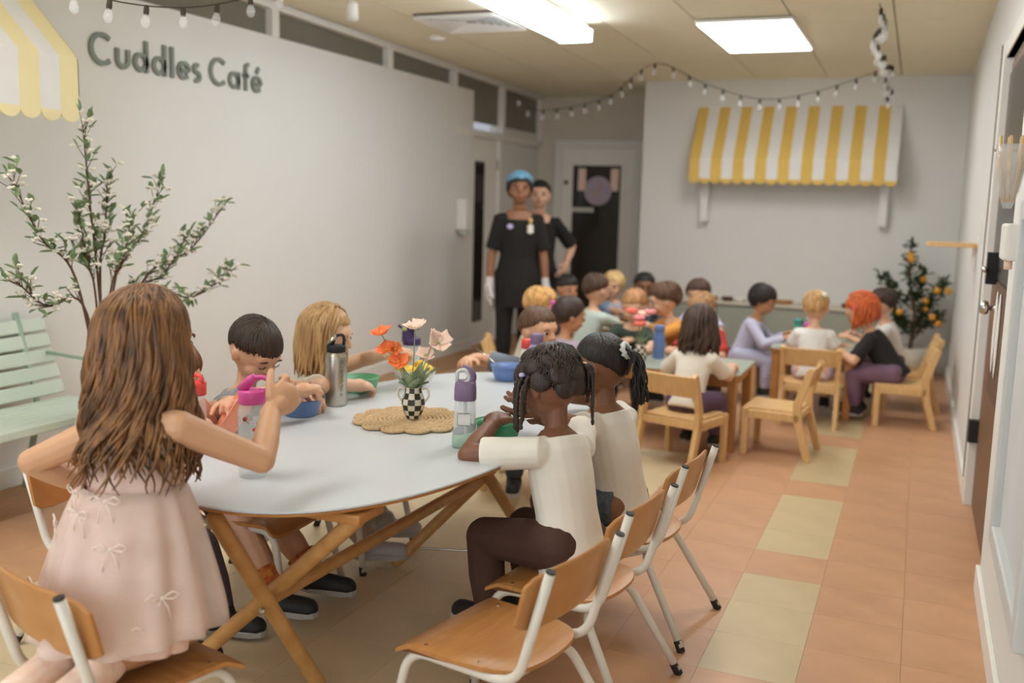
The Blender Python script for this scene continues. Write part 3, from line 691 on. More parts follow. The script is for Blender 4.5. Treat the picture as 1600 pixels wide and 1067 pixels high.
# ------------------------------------------------------------------ beech chairs and tables (faces +y)
def beech_chair(label, loc, rz):
    t = thing('beech_chair', label, 'chair', loc, rz, 'small solid beech chairs')
    SZ = 0.26
    B().rbox((-.15, -.14, SZ - .014), (.15, .15, SZ), .02).obj('seat', 'beech', t, bevel=0.003)
    for s in (-1, 1):
        x0, x1 = sorted((s * .15, s * .178))
        M = Matrix(((0, 0, 1, 0), (1, 0, 0, 0), (0, 1, 0, 0), (0, 0, 0, 1)))
        B().prism([(-.225, 0), (-.185, 0), (-.12, .22), (-.115, .30), (-.175, .485), (-.195, .50), (-.215, .485), (-.16, .30), (-.165, .22)], x0, x1, M).obj('rear_leg', 'beech', t, bevel=0.004)
        B().prism([(.115, 0), (.15, 0), (.15, SZ - .002), (.11, SZ - .002)], x0, x1, M).obj('front_leg', 'beech', t, bevel=0.004)
        B().box((x0, -.15, SZ - .055), (x1, .13, SZ - .012)).obj('side_rail', 'beech', t, bevel=0.003)
    rs = []
    for i in range(11):
        u = -1 + 2 * i / 10; yb = -.012 * (1 - u * u)
        rs.append([V((u * .155, -.158 + yb, .37)), V((u * .155, -.196 + yb, .48)), V((u * .155, -.184 + yb, .484)), V((u * .155, -.146 + yb, .374))])
    B().rings(rs).obj('backrest', 'beech', t, bevel=0.003)
    B().box((-.15, -.155, SZ - .05), (.15, -.135, SZ - .014)).obj('back_rail', 'beech', t, bevel=0.002)
    return t
b1 = beech_chair('beech chair under the long-dark-haired child in white', (-1.06, 5.0, 0), fd(72))
dup(b1, (-0.65, 5.45, 0), fd(176), 'empty beech chair at the end of grey-topped table')
dup(b1, (-0.56, 6.33, 0), fd(92), 'beech chair under the blonde child with white top')
dup(b1, (-0.05, 6.58, 0), fd(184), 'beech chair under the red-haired child')
dup(b1, (-1.10, 6.84, 0), fd(0), 'beech chair under the child in lavender')
dup(b1, (-0.02, 7.12, 0), fd(184), 'beech chair behind the red-haired child, nearest orange tree')
dup(b1, (-1.62, 4.19, 0), fd(-82), 'beech chair at the far end of white oval table')
dup(b1, (-1.80, 5.02, 0), fd(85), 'beech chair under the child with pink bow')
dup(b1, (-2.22, 5.55, 0), fd(20), 'beech chair under the curly blonde child')
def rect_table(label, x0, x1, y0, y1, z=0.43):
    t = thing('play_table', label, 'table', ((x0 + x1) / 2, (y0 + y1) / 2, 0), 0, 'grey-topped low tables')
    a, b = (x1 - x0) / 2, (y1 - y0) / 2
    tp_ = B().rbox((-a, -b, z - .006), (a, b, z), .03).obj('tabletop', 'greytop', t)
    B().rbox((-a + .002, -b + .002, z - .024), (a - .002, b - .002, z - .006), .03).obj('ply_edge', 'ply', tp_)
    for sx in (-1, 1):
        for sy in (-1, 1):
            cx, cy = sx * (a - .04), sy * (b - .04)
            B().box((cx - .024, cy - .024, 0), (cx + .024, cy + .024, z - .024)).obj('leg', 'ply', t, bevel=0.004)
    for sy in (-1, 1): B().box((-a + .06, sy * (b - .04) - .01, z - .075), (a - .06, sy * (b - .04) + .01, z - .024)).obj('apron', 'ply', t)
    for sx in (-1, 1): B().box((sx * (a - .04) - .01, -b + .06, z - .075), (sx * (a - .04) + .01, b - .06, z - .024)).obj('apron', 'ply', t)
rect_table('long grey-topped table crowded with children behind oval table', -2.08, -0.83, 5.26, 5.84)
rect_table('small grey-topped table with four children near far right corner', -0.84, -0.31, 6.46, 7.3)
rect_table('grey-topped table at back, mostly hidden by children', -2.3, -1.45, 6.75, 7.3)

# ------------------------------------------------------------------ things on the oval table
def bowl(label, loc, m, r=0.068, h=0.058, rot=(0, 0, 0), cat='bowl'):
    b = B().lathe([(0.001, 0.0), (r * .72, 0.0), (r * .78, 0.004), (r * .93, h * .6), (r, h), (r * 1.03, h + .001), (r * 1.03, h - .004), (r * .985, h - .003), (r * .90, h * .6), (r * .74, 0.008), (0.001, 0.006)], 36)
    o = tag(b.obj('bowl', m, None, True), label, cat, 'plastic bowls'); o.location = loc; o.rotation_euler = rot
    return o
bowl('blue plastic bowl in front of dark-haired boy', (-1.849, 2.708, TZ), 'bowl_blue')
bowl('pale green plastic bowl in front of blonde girl', (-1.885, 3.15, TZ), 'bowl_green')
bowl('darker green bowl held by child with braids', (-1.135, 2.695, TZ), 'bowl_green_b', .072, .06)
bowl('blue plastic bowl at the far end of white table', (-1.50, 3.66, TZ), 'bowl_blue', .072, .06)
bowl('salmon plastic bowl tipped up by half-hidden child', (-1.80, 2.335, TZ + 0.062), 'bowl_salmon', .085, .05, (0.35, -0.95, 0.2))
def spoon(label, p, q):
    t = thing('spoon', label, 'spoon', p); d = V(q) - V(p)
    B().tube([V((0, 0, 0)), d * .5 + V((0, 0, 0.004)), d], [.0022, .0026, .003], 6, flat=.6).obj('handle', 'chrome', t, True)
    M = d.to_track_quat('X', 'Z').to_matrix(); B().ell(V((0, 0, 0)) - d.normalized() * .015, (.02, .013, .005), M).obj('bowl_end', 'chrome', t, True)
spoon('metal spoon resting in far blue bowl', (-1.53, 3.66, TZ + .04), (-1.67, 3.70, TZ + .115))
spoon('metal spoon in boy\'s fist over blue bowl', (-1.845, 2.70, TZ + .045), (-1.82, 2.72, TZ + .11))
spoon('metal spoon at mouth of child with braids', (-1.12, 2.69, TZ + .05), (-1.03, 2.72, TZ + .075))
spoon('thin spoon held by half-hidden child near salmon bowl', (-1.83, 2.44, TZ + .115), (-1.90, 2.42, TZ + .09))

# pink bottle
pb = thing('drink_bottle', 'clear printed drink bottle with bright pink flip lid', 'bottle', (-1.544, 2.045, TZ))
B().lathe([(0.001, 0.002), (.034, 0.0), (.037, .006), (.037, .14), (.0365, .175), (.031, .188), (.031, .196), (.029, .196), (.029, .187), (.0345, .172), (.0345, .008), (.001, .008)], 32).obj('body', 'clear_plastic', pb, True)
lid = B().lathe([(.001, .192), (.034, .192), (.035, .196), (.035, .222), (.032, .226), (.001, .226)], 28).obj('lid', 'pink', pb, True)
B().tube(fillet([(-.03, 0, .222), (-.012, .004, .244), (.02, 0, .262), (.046, 0, .252), (.04, 0, .226), (.02, 0, .222)], .015), .0065, 8).obj('carry_loop', 'pink', lid, True)
B().tube([(-.028, 0, .225), (-.005, 0, .25), (.008, 0, .262)], [.014, .013, .009], 10).obj('spout', 'pink', lid, True)
B().tube([(0, 0, .012), (0, 0, .19)], .0045, 8).obj('straw', 'clear_plastic', pb, True)
pc = ['petal_white', 'red_plastic', 'purple_dusty', 'gold', 'petal_pink', 'sage', 'kick']
for k in range(26):
    a = random.uniform(0, 2 * PI); z = random.choice([random.uniform(.03, .075), random.uniform(.03, .08), random.uniform(.12, .165)])
    for q in range(3):
        aa = a + random.uniform(-.16, .16); zz = z + random.uniform(-.007, .007)
        o = B().ell((0, 0, 0), (.0006, random.uniform(.003, .006), random.uniform(.003, .006)), nu=8, nv=5).obj('print_motif', random.choice(pc), pb)
        o.location = (.0372 * math.cos(aa), .0372 * math.sin(aa), zz); o.rotation_euler = (0, 0, aa)
pb.rotation_euler = (0, 0, math.radians(22))
# steel bottle
sb = thing('drink_bottle', 'brushed steel drink bottle with black straw lid and handwriting', 'bottle', (-1.835, 2.90, TZ), math.radians(25))
B().lathe([(.001, 0), (.035, 0), (.0375, .004), (.0375, .168), (.035, .178), (.030, .184), (.030, .192), (.001, .192)], 32).obj('body', 'steel', sb, True)
lid = B().lathe([(.001, .188), (.032, .188), (.033, .19), (.033, .209), (.03, .212), (.001, .212)], 28).obj('lid', 'rubber', sb, True)
B().tube(fillet([(-.014, 0, .21), (-.002, 0, .245), (.026, 0, .248), (.026, 0, .21)], .012), .005, 8).obj('carry_loop', 'rubber', lid, True)
B().tube([(-.028, 0, .212), (.0, 0, .244)], [.009, .008], 8).obj('mouthpiece', 'chrome', lid, True)
wr_ = [[(0, 0), (0, .012), (.006, .012), (.006, .004)], [(0, .02), (.008, .024), (0, .028), (.008, .03)], [(0, .036), (.01, .036), (.005, .042)], [(0, .05), (.009, .054), (.002, .058), (.008, .062)], [(0, .07), (.007, .07), (.007, .078)], [(0, .084), (.009, .09), (0, .094)], [(0, .118), (.008, .118), (.008, .126), (0, .126)]]
for s_ in wr_:
    pts = []
    for u, w_ in s_:
        a = math.radians(-62) + u / .0376 * 1.0; pts.append((.0378 * math.cos(a), .0378 * math.sin(a), .035 + w_))
    B().tube(pts, .0009, 5).obj('handwriting', 'black_ink', sb)
sb.rotation_euler.z = math.radians(28)
# tritan bottle with dusty purple lid and sage boot
tb2 = thing('drink_bottle', 'clear drink bottle with dusty purple lid and sage sleeve', 'bottle', (-1.195, 2.585, TZ), math.radians(20))
def sq(r, z, n=32, e=3.2, off=(0, 0)):
    return [V((off[0] + r * abs(math.cos(2 * PI * i / n)) ** (2 / e) * (1 if math.cos(2 * PI * i / n) >= 0 else -1), off[1] + r * abs(math.sin(2 * PI * i / n)) ** (2 / e) * (1 if math.sin(2 * PI * i / n) >= 0 else -1), z)) for i in range(n)]
B().rings([sq(.03, .004), sq(.034, .01), sq(.033, .09), sq(.031, .142), sq(.029, .142), sq(.031, .09), sq(.032, .012)], cap=False).obj('body', 'clear_plastic', tb2, True)
bt = []
for r, z in ((.03, 0), (.036, .003), (.0365, .02)): bt.append(sq(r, z))
bt.append([p + V((0, 0, .022 * (0.5 + 0.5 * math.sin(math.atan2(p.y, p.x) * 1 + 0.9)))) for p in sq(.0355, .04)])
bt.append([p + V((0, 0, .022 * (0.5 + 0.5 * math.sin(math.atan2(p.y, p.x) * 1 + 0.9)))) for p in sq(.0338, .04)])
B().rings(bt, cap=False).obj('sleeve', 'sage', tb2, True)
lid = B().rings([sq(.031, .14), sq(.0325, .142), sq(.032, .17), sq(.03, .19), sq(.026, .196)]).obj('lid', 'purple_dusty', tb2, True)
B().tube(fillet([(-.024, -.012, .188), (-.024, -.012, .226), (.0, -.012, .232), (.014, -.012, .205), (.0, -.012, .19), (-.02, -.012, .186)], .01), .0055, 8).obj('carry_loop', 'frame_blue', lid, True)
B().tube(bez([(.012, .0, .19), (.018, .0, .21), (.006, .004, .228), (-.01, .006, .233)], 6), [.016 - .0003 * i for i in range(19)], 10).obj('flip_cap', 'purple_dusty', lid, True)
B().tube([(.004, 0, .015), (.0, 0, .14)], .005, 8).obj('straw', 'white_plastic', tb2, True)
o = B().rbox((-.02, -.0335, .07), (.018, -.0325, .105), .004).obj('name_label', 'wall', tb2)
o = B().box((-.0325, -.0325, .012), (.0325, .0325, .03)).obj('water_line', 'clear_plastic', tb2) if False else None
# other bottles
def simple_bottle(label, loc, body, lidm, r=.033, h=.17, lh=.03, neck=.6):
    t = thing('drink_bottle', label, 'bottle', loc)
    B().lathe([(.001, 0), (r * .95, 0), (r, .004), (r, h * .72), (r * .92, h * .84), (r * neck, h * .95), (r * neck, h), (.001, h)], 24).obj('body', body, t, True)
    B().lathe([(.001, h - .004), (r * neck * 1.12, h - .004), (r * neck * 1.14, h + lh), (r * neck, h + lh + .004), (.001, h + lh + .004)], 20).obj('lid', lidm, t, True)
    return t
t = simple_bottle('clear drink bottle with red flip lid near girl in pink', (-1.86, 2.20, TZ), 'clear_plastic', 'red_plastic', .034, .16, .03, .9)
B().tube(fillet([(-.02, 0, .19), (0, 0, .215), (.028, 0, .21), (.03, 0, .19)], .012), .006, 8).obj('carry_loop', 'red_plastic', t, True)
simple_bottle('lavender drink bottle with purple cap at far end of table', (-1.36, 3.60, TZ), 'lavender', 'purple_dusty', .038, .17, .032, .62)
t = simple_bottle('white drink bottle with red lid behind lavender bottle', (-1.42, 3.66, TZ), 'white_plastic', 'red_plastic', .03, .14, .03, .8)
t = simple_bottle('grey bottle with dark purple hooded lid behind fruit bowl', (-1.86, 3.50, TZ), 'frame_blue', 'purple_dark', .034, .14, .02, .95)
B().tube(bez([(-.012, 0, .15), (-.015, 0, .19), (.0, 0, .215), (.03, 0, .215)], 6), [.03 - .0008 * i for i in range(19)], 12).obj('hood', 'purple_dark', t, True)
B().tube([(-.03, -.02, .2), (-.045, -.03, .215)], .005).obj('spout', 'purple_dark', t, True)
B().ell((-.02, -.026, .2), (.012, .006, .008)).obj('button', 'lime', t, True)

# woven mat with scalloped rim
mt = thing('woven_mat', 'round woven jute mat with scalloped rim under checked vase', 'mat', (-1.485, 2.80, TZ + .0005))
r_ = .012
for k in range(11):
    rr = .006 + k * .0138
    B().tube([(rr * math.cos(a * 2 * PI / 48), rr * math.sin(a * 2 * PI / 48), .0065 + .0012 * math.sin(a * 2 * PI * 9 / 48)) for a in range(48)], .0072, 6, closed=True, flat=0.85).obj('braid_ring', 'jute', mt, True)
for k in range(13):
    a = k * 2 * PI / 13; c = V((.152 * math.cos(a), .152 * math.sin(a), .0065))
    for q, rr in enumerate((.036, .024, .012)):
        B().tube([c + V((rr * math.cos(u * 2 * PI / 22), rr * math.sin(u * 2 * PI / 22), 0)) for u in range(22)], .0066, 6, closed=True, flat=.85).obj('scallop', 'jute', mt, True)
# checked vase with flowers
vz = TZ + .0145
va = thing('checked_vase', 'small black and white checked vase with two handles', 'vase', (-1.472, 2.785, vz), .3)
prof = [(.022, 0), (.024, .004), (.026, .012), (.034, .03), (.0385, .047), (.036, .066), (.029, .084), (.026, .096), (.0275, .104)]
def pr(z):
    for (r0, z0), (r1, z1) in zip(prof[:-1], prof[1:]):
        if z0 <= z <= z1: return r0 + (r1 - r0) * (z - z0) / (z1 - z0)
    return prof[-1][0]
B().lathe([(.001, 0.001)] + [(r - .0012, z) for r, z in prof] + [(.022, .103), (.022, .05), (.001, .04)], 24).obj('body', 'check_white', va, True)
zr = [0.002, .013, .030, .048, .067, .086, .103]
for j in range(6):
    for i in range(10):
        if (i + j) % 2: continue
        b = B(); rs = []
        for s in range(3):
            a = 2 * PI * (i + s / 2) / 10
            col = []
            for z in (zr[j], (zr[j] + zr[j + 1]) / 2, zr[j + 1]):
                col.append(V((pr(z) * math.cos(a), pr(z) * math.sin(a), z)))
            rs.append(col)
        b.add([p for c in rs for p in c], [(k * 3 + q, k * 3 + 3 + q, k * 3 + 4 + q, k * 3 + 1 + q) for k in range(2) for q in range(2)])
        b.obj('check_tile', 'check_black', va, True)
for s in (-1, 1):
    B().tube(bez([(s * .026, 0, .098), (s * .046, 0, .098), (s * .05, 0, .075), (s * .037, 0, .056)], 6), .0048, 8, flat=.8).obj('handle', 'check_white', va, True)
def flower(label, base, tip, m, r, tilt, seed):
    rnd = random.Random(seed)
    t = thing('poppy', label, 'flower', base); d = V(tip) - V(base)
    side = V((rnd.uniform(-.01, .01), rnd.uniform(-.01, .01), 0))
    B().tube(bez([V((0, 0, 0)), d * .5 + side, d], 6), .0017, 6).obj('stem', 'leaf_grey', t, True)
    ax = V(tilt).normalized(); q = ax.to_track_quat('Z', 'X').to_matrix()
    for k in range(5):
        a = k * 2 * PI / 5 + rnd.uniform(-.2, .2); rs = []; L = r * rnd.uniform(.85, 1.1); up = rnd.uniform(.25, .7)
        vs = []; fs = []
        for i in range(5):
            u = i / 4; wd = math.sin(min(1, u * .8 + .15) * PI * .62) * r * .62
            for j in range(5):
                w_ = -1 + j / 2; rad = u * L
                p = V((rad * math.cos(a) - w_ * wd * math.sin(a), rad * math.sin(a) + w_ * wd * math.cos(a), u * u * r * up + (w_ * w_) * .15 * r + rnd.uniform(-.05, .05) * r * u))
                vs.append(d + q @ p)
        fs = [(i * 5 + j, i * 5 + j + 1, (i + 1) * 5 + j + 1, (i + 1) * 5 + j) for i in range(4) for j in range(4)]
        o = B().add(vs, fs).obj('petal', m, t, True)
        md = o.modifiers.new('sol', 'SOLIDIFY'); md.thickness = .0008
    B().ell(d + q @ V((0, 0, .004)), (.005, .005, .004)).obj('centre', 'lime' if 'pale' in label else 'orange_fruit', t, True)
vb = V((-1.472, 2.785, vz + .085))
FL = [('orange poppy standing highest at left of vase', (-.105, .012, .185), 'petal_orange', .034, (-.2, -.3, 1), 1), ('orange poppy nearest the blonde girl\'s hand', (-.085, .0, .135), 'petal_orange', .03, (-.3, -.6, .8), 2),
      ('orange bud-like poppy between other orange poppies', (-.06, -.01, .14), 'petal_orange', .022, (.4, -.8, .5), 3), ('orange poppy lowest above vase', (-.045, -.02, .10), 'petal_orange', .033, (-.1, -.7, .8), 4),
      ('pale pink poppy highest in the vase', (.0, .02, .205), 'petal_pink', .034, (-.1, -.2, 1), 5), ('pale pink poppy at far right leaning sideways', (.075, .02, .16), 'petal_pink', .036, (.3, -.7, .6), 6), ('pale pink poppy low in middle of bouquet', (.035, .03, .115), 'petal_pink', .03, (.0, -.5, .8), 7), ('upright pale pink poppy behind rightmost poppy', (.065, .035, .185), 'petal_pink', .022, (.5, .1, .8), 8)]
rt = V((0.925, 0.38, 0)); fw_ = V((-.38, .925, 0))
for i, (lb, off, m, r, tl, sd) in enumerate(FL):
    o3 = rt * off[0] + fw_ * off[1] + V((0, 0, off[2])); tl3 = rt * tl[0] + fw_ * tl[1] + V((0, 0, tl[2]))
    flower(lb, vb + V((.012 * math.cos(i * .8), .012 * math.sin(i * .8), 0)), vb + o3, m, r, tl3, sd)
fo = thing('vase_foliage', 'soft grey-green leaves filling the checked vase', 'foliage', vb)
for k in range(13):
    a = k * 2.4; L = .05 + .025 * (k % 3); dd = rt * math.cos(a) * .5 + fw_ * math.sin(a) * .5 + V((0, 0, 1.1 if k % 2 else .75)); b = B()
    dn = dd.normalized(); s = dn.cross(V((0, 0, 1))).normalized(); nr = s.cross(dn)
    vs = []
    for i in range(5):
        u = i / 4; w_ = .023 * math.sin(min(1, .12 + u) * PI * .95)
        for j in (-1, 0, 1): vs.append(dn * L * u + s * w_ * j + nr * (.006 * abs(j) - .02 * u * u) + V((.008 * math.cos(a), .008 * math.sin(a), .005)))
    b.add(vs, [(i * 3 + j, i * 3 + j + 1, i * 3 + j + 4, i * 3 + j + 3) for i in range(4) for j in range(2)])
    o = b.obj('leaf', 'leaf_grey' if k % 3 else 'leaf', fo, True); md = o.modifiers.new('sol', 'SOLIDIFY'); md.thickness = .001
# glass bowl with lemons
gb = tag(B().lathe([(.001, 0), (.03, 0), (.034, .004), (.06, .025), (.078, .055), (.082, .075), (.080, .075), (.075, .055), (.057, .028), (.03, .008), (.001, .007)], 32).obj('glass_bowl', 'clear_glass', None, True), 'clear ribbed glass bowl of lemons behind checked vase', 'bowl'); gb.location = (-1.75, 3.32, TZ)
for k, (x, y, z) in enumerate([(-.044, -.02, .072), (.0, .045, .074), (.048, -.012, .074), (.003, -.05, .068), (0, 0, .034)]):
    o = tag(B().rings([[V((r * math.cos(a * PI / 7), r * math.sin(a * PI / 7), z_)) for a in range(14)] for r, z_ in ((.003, -.038), (.008, -.034), (.02, -.024), (.0265, -.008), (.0265, .008), (.02, .024), (.008, .034), (.003, .038))]).obj('lemon', 'lemon', None, True), ['yellow lemon at the left rim of glass bowl', 'yellow lemon at back of glass bowl', 'yellow lemon at right rim of glass bowl', 'yellow lemon at front of glass bowl', 'yellow lemon at the bottom of glass bowl'][k], 'lemon', 'lemons in the glass bowl')
    o.location = (-1.75 + x, 3.32 + y, TZ + z); o.rotation_euler = (1.3, k * .9, k)

# ------------------------------------------------------------------ people
CH = dict(head=.195, neck=.035, sh=.098, torso=.295, ua=.182, fa=.155, hand=.10, th=.23, shin=.22, hip=.052, foot=.15,
          rua=(.034, .028), rfa=(.029, .021), rth=(.064, .046), rsh=(.044, .027), rings=((0, .088, .072), (.25, .083, .068), (.55, .09, .07), (.80, .094, .064), (.92, .074, .052), (1.0, .038, .038)))
AD = dict(head=.150, neck=.03, sh=.092, torso=.315, ua=.175, fa=.15, hand=.105, th=.245, shin=.245, hip=.05, foot=.145,
          rua=(.028, .023), rfa=(.024, .016), rth=(.056, .037), rsh=(.035, .021), rings=((0, .098, .072), (.25, .08, .062), (.6, .088, .07), (.84, .086, .055), (.94, .066, .042), (1.0, .034, .034)))
def ik(a, c, l1, l2, pole):
    d = c - a; L = min(d.length, (l1 + l2) * .995); t = d.normalized(); c = a + t * L
    q = (l1 * l1 - l2 * l2 + L * L) / (2 * L); h = math.sqrt(max(l1 * l1 - q * q, 0))
    p = (pole - t * pole.dot(t)); p = p.normalized() if p.length > 1e-4 else V((0, 0, -1))
    return a + t * q + p * h, c
def hand_mesh(b, w, d, n, side, S, curl, spread=.1, point=False):
    # w wrist, d finger direction, n palm normal (towards what is held), side: thumb side vector sign
    d = d.normalized(); n = (n - d * n.dot(d)).normalized(); s = d.cross(n) * side    # s points to the thumb
    k = S * .105
    M = Matrix((s, d, n)).transposed()
    b.capsule(w - d * k * .12, w + d * k * .15, k * .2, k * .24, 10)
    b.ell(w + d * k * .34, (k * .34, k * .36, k * .16), M, 14, 9)
    for i, (off, L) in enumerate(((.27, .46), (.09, .52), (-.09, .48), (-.26, .38))):
        p = w + d * k * (.56 - .05 * abs(i - 1.2)) + s * k * off
        dd = (d + s * off * spread * 3).normalized(); r = k * (.088 if i < 3 else .078)
        c = curl * (1.0 + .1 * i) * (0.25 if point and i == 0 else 1)
        q = p - d * k * .16
        for j in range(3):
            ang = c * (.55 if j == 0 else 1.0)
            dd = (dd * math.cos(ang) + n * math.sin(ang)).normalized() if j == 0 else (dd * math.cos(ang) + (n - dd * n.dot(dd)).normalized() * math.sin(ang) if (n - dd * n.dot(dd)).length > .05 else dd * math.cos(ang) - d * math.sin(ang))
            dd.normalize(); e = p + dd * k * L * (.42, .32, .26)[j]
            b.capsule(q if j == 0 else p, e, r * (1, .95, .88)[j], r * (.95, .88, .8)[j], 8); p = e
    p = w + d * k * .12 + s * k * .24; dd = (d * .75 + s * .75 + n * (.15 + curl * .3)).normalized()
    for j in range(3):
        e = p + dd * k * (.24, .22, .18)[j]; b.capsule(p, e, k * (.115, .1, .092)[j], k * (.1, .092, .08)[j], 8); p = e
        dd = (dd + d * .25 + n * curl * .35 - s * .12).normalized()
def body_rings(D, S, pel, neck, right, grow=0.0, t0=0.0, t1=1.0, extra=()):
    up = (neck - pel); rs = []; L = up.length; u = up.normalized(); fwd = u.cross(right).normalized() * -1
    fwd = right.cross(u).normalized() * -1 if False else u.cross(right).normalized()
    R = [r for r in D['rings'] if t0 - 1e-6 <= r[0] <= t1 + 1e-6]
    for t, w, dp in list(extra) + R:
        c = pel + u * L * t
        rs.append([c + right * math.cos(2 * PI * k / 20) * (w * S + grow) + fwd * math.sin(2 * PI * k / 20) * (dp * S + grow) for k in range(20)])
    return rs
HAIRLINE = {'short': (.50, .16, -.02, -.50, .05), 'fringe': (.30, .13, .03, -.42, .05), 'bob': (.34, -.25, -.62, -.8, .09), 'tight': (.52, .22, .0, -.55, .035), 'curly': (.42, .0, -.15, -.62, .13), 'long': (.46, .0, -.45, -.8, .06), 'cap': (.48, .14, -.1, -.5, .12)}
def hair_cap(hc, HM, hh, style, seed, res=(72, 44), lump=0.0, lumpf=6, thick=None):
    f, s1, s2, bk, th = HAIRLINE[style]
    if thick is not None: th = thick
    cc = V((0, -.045, .06)) * hh; rr = (.385 * hh, .465 * hh, .455 * hh)
    nu, nv = res; rings = []; off = V((seed * 3.1, seed * 1.7, seed))
    for j in range(1, nv):
        thn = PI * j / nv; ring = []
        for i in range(nu):
            ph = 2 * PI * i / nu
            d = V((math.sin(thn) * math.sin(ph), math.sin(thn) * math.cos(ph), -math.cos(thn)))
            az = abs(math.degrees(math.atan2(d.x, d.y)))      # 0 front, 180 back
            if az < 40: hz = f
            elif az < 75: hz = f + (s1 - f) * (az - 40) / 35
            elif az < 105: hz = s1 + (s2 - s1) * (az - 75) / 30
            elif az < 150: hz = s2 + (bk - s2) * (az - 105) / 45
            else: hz = bk
            hz += .05 * mnoise.noise(V((ph * 7, seed, 0)))
            t = min(1, max(0, (d.z - hz) / .07 + .5)); t = t * t * (3 - 2 * t)
            tp_ = min(1, max(.08, (d.z - hz) / .45 + .05))
            strand = mnoise.noise(V((ph * 9 + seed, thn * 1.6, seed))) * .022 + mnoise.noise(V((ph * 26, thn * 2.5, seed))) * .012
            lm = lump * (mnoise.noise(d * lumpf + off) * .6 + mnoise.noise(d * lumpf * 2.1 + off) * .4)
            r = .90 + t * (.105 + th * tp_ + strand + lm)
            ring.append(hc + HM @ (cc + V((d.x * rr[0], d.y * rr[1], d.z * rr[2])) * r))
        rings.append(ring)
    return B().rings(rings)
def hairz(az, style):
    f, s1, s2, bk, th = HAIRLINE[style]
    if az < 40: return f
    if az < 75: return f + (s1 - f) * (az - 40) / 35
    if az < 105: return s1 + (s2 - s1) * (az - 75) / 30
    if az < 150: return s2 + (bk - s2) * (az - 105) / 45
    return bk
def short_strands(hc, HM, hh, style, n, seed, r=.0042, wave=0.0, lift=.02):
    rnd = random.Random(seed); b = B(); th = HAIRLINE[style][4]
    cc = V((0, -.045, .06)) * hh; rr = V((.385, .465, .455)) * hh; k_ = hh / .2
    for k in range(n):
        a = 360 * (k + rnd.random()) / n; az = a if a <= 180 else 360 - a
        hz = hairz(az, style) + rnd.uniform(-.10, .06); end = math.acos(max(-.95, min(.95, hz))); st = rnd.uniform(.05, .75) * end
        sw = rnd.uniform(-.25, .25) + .2; lf_ = rnd.uniform(0, lift); ph = rnd.uniform(0, 6.3); pts = []
        for i in range(9):
            u = i / 8; pol = st + (end - st) * u; aa = math.radians(a) + sw * (1 - u) + wave * math.sin(ph + i * 1.9)
            d = V((math.sin(pol) * math.sin(aa), math.sin(pol) * math.cos(aa) - .12 * math.cos(pol), math.cos(pol)))
            tp_ = min(1, max(.2, (d.z - hz) / .45 + .12))
            pts.append(hc + HM @ (cc + V((d.x * rr.x, d.y * rr.y, d.z * rr.z)) * (1.0 + th * tp_ + lf_ * math.sin(u * PI) + wave * .12 * math.cos(ph + i * 1.9))))
        b.tube(pts, [r * k_ * x for x in (.4, .9, 1.1, 1.15, 1.15, 1.1, 1, .8, .25)], 5)
    return b
def strands(hc, HM, hh, n, length, seed, wave=.012, r=.0065, az=(70, 290), body=None, gather=None, zlean=V((0, 0, 0)), start=(.3, -.35), push=1.07, seg=22, flare=.10):
    rnd = random.Random(seed); b = B()
    cc = V((0, -.045, .06)) * hh; rr = V((.385, .465, .455)) * hh * push
    inv = HM.transposed()
    for k in range(n):
        a = math.radians(az[0] + (az[1] - az[0]) * (k + rnd.random()) / n)
        y0 = rnd.uniform(start[1], start[0]); d = V((0.02 * math.sin(a), y0, 1)).normalized()
        tgt = V((math.sin(a), math.cos(a), 0)); jit = 1 + rnd.uniform(-.02, .07)
        pts = []; L = length * rnd.uniform(.86, 1.08); ph = rnd.uniform(0, 6.3); fr = rnd.uniform(26, 40)
        m1 = 9
        for i in range(m1):
            u = i / (m1 - 1) * 1.0
            q = (d * math.cos(u * PI / 2) + tgt * math.sin(u * PI / 2)).normalized()
            pts.append(hc + HM @ (cc + V((q.x * rr.x, q.y * rr.y, q.z * rr.z)) * jit))
        p = pts[-1].copy(); out = HM @ tgt; out.z = 0; out.normalize(); ds = L / seg
        sidev = out.cross(V((0, 0, 1)))
        for i in range(1, seg + 1):
            u = i / seg
            p = p + V((0, 0, -ds)) + zlean * ds + out * ds * flare * (1 - 1.3 * u)
            q = inv @ (p - hc) - cc; e = (q.x / rr.x) ** 2 + (q.y / rr.y) ** 2 + (q.z / rr.z) ** 2
            if e < jit * jit:
                q = q * (jit / math.sqrt(max(e, 1e-6))); p = hc + HM @ (cc + q)
            if body:
                c, rad = body(p)
                v = p - c; v.z = 0
                if v.length < rad: p = c + (v.normalized() if v.length > 1e-4 else out) * rad + V((0, 0, p.z - c.z))
            am = wave * min(1, u * 1.6)
            pts.append(p + sidev * am * math.sin(ph + i * ds * fr) + out * am * .7 * math.cos(ph + i * ds * fr))
        m = len(pts)
        b.tube(pts, [r * (.75 + .5 * math.sin(PI * min(1, (i / m) * 1.1))) * (1 if i < m * .85 else 1 - .75 * (i / m - .85) / .15) for i in range(m)], 6)
    return b
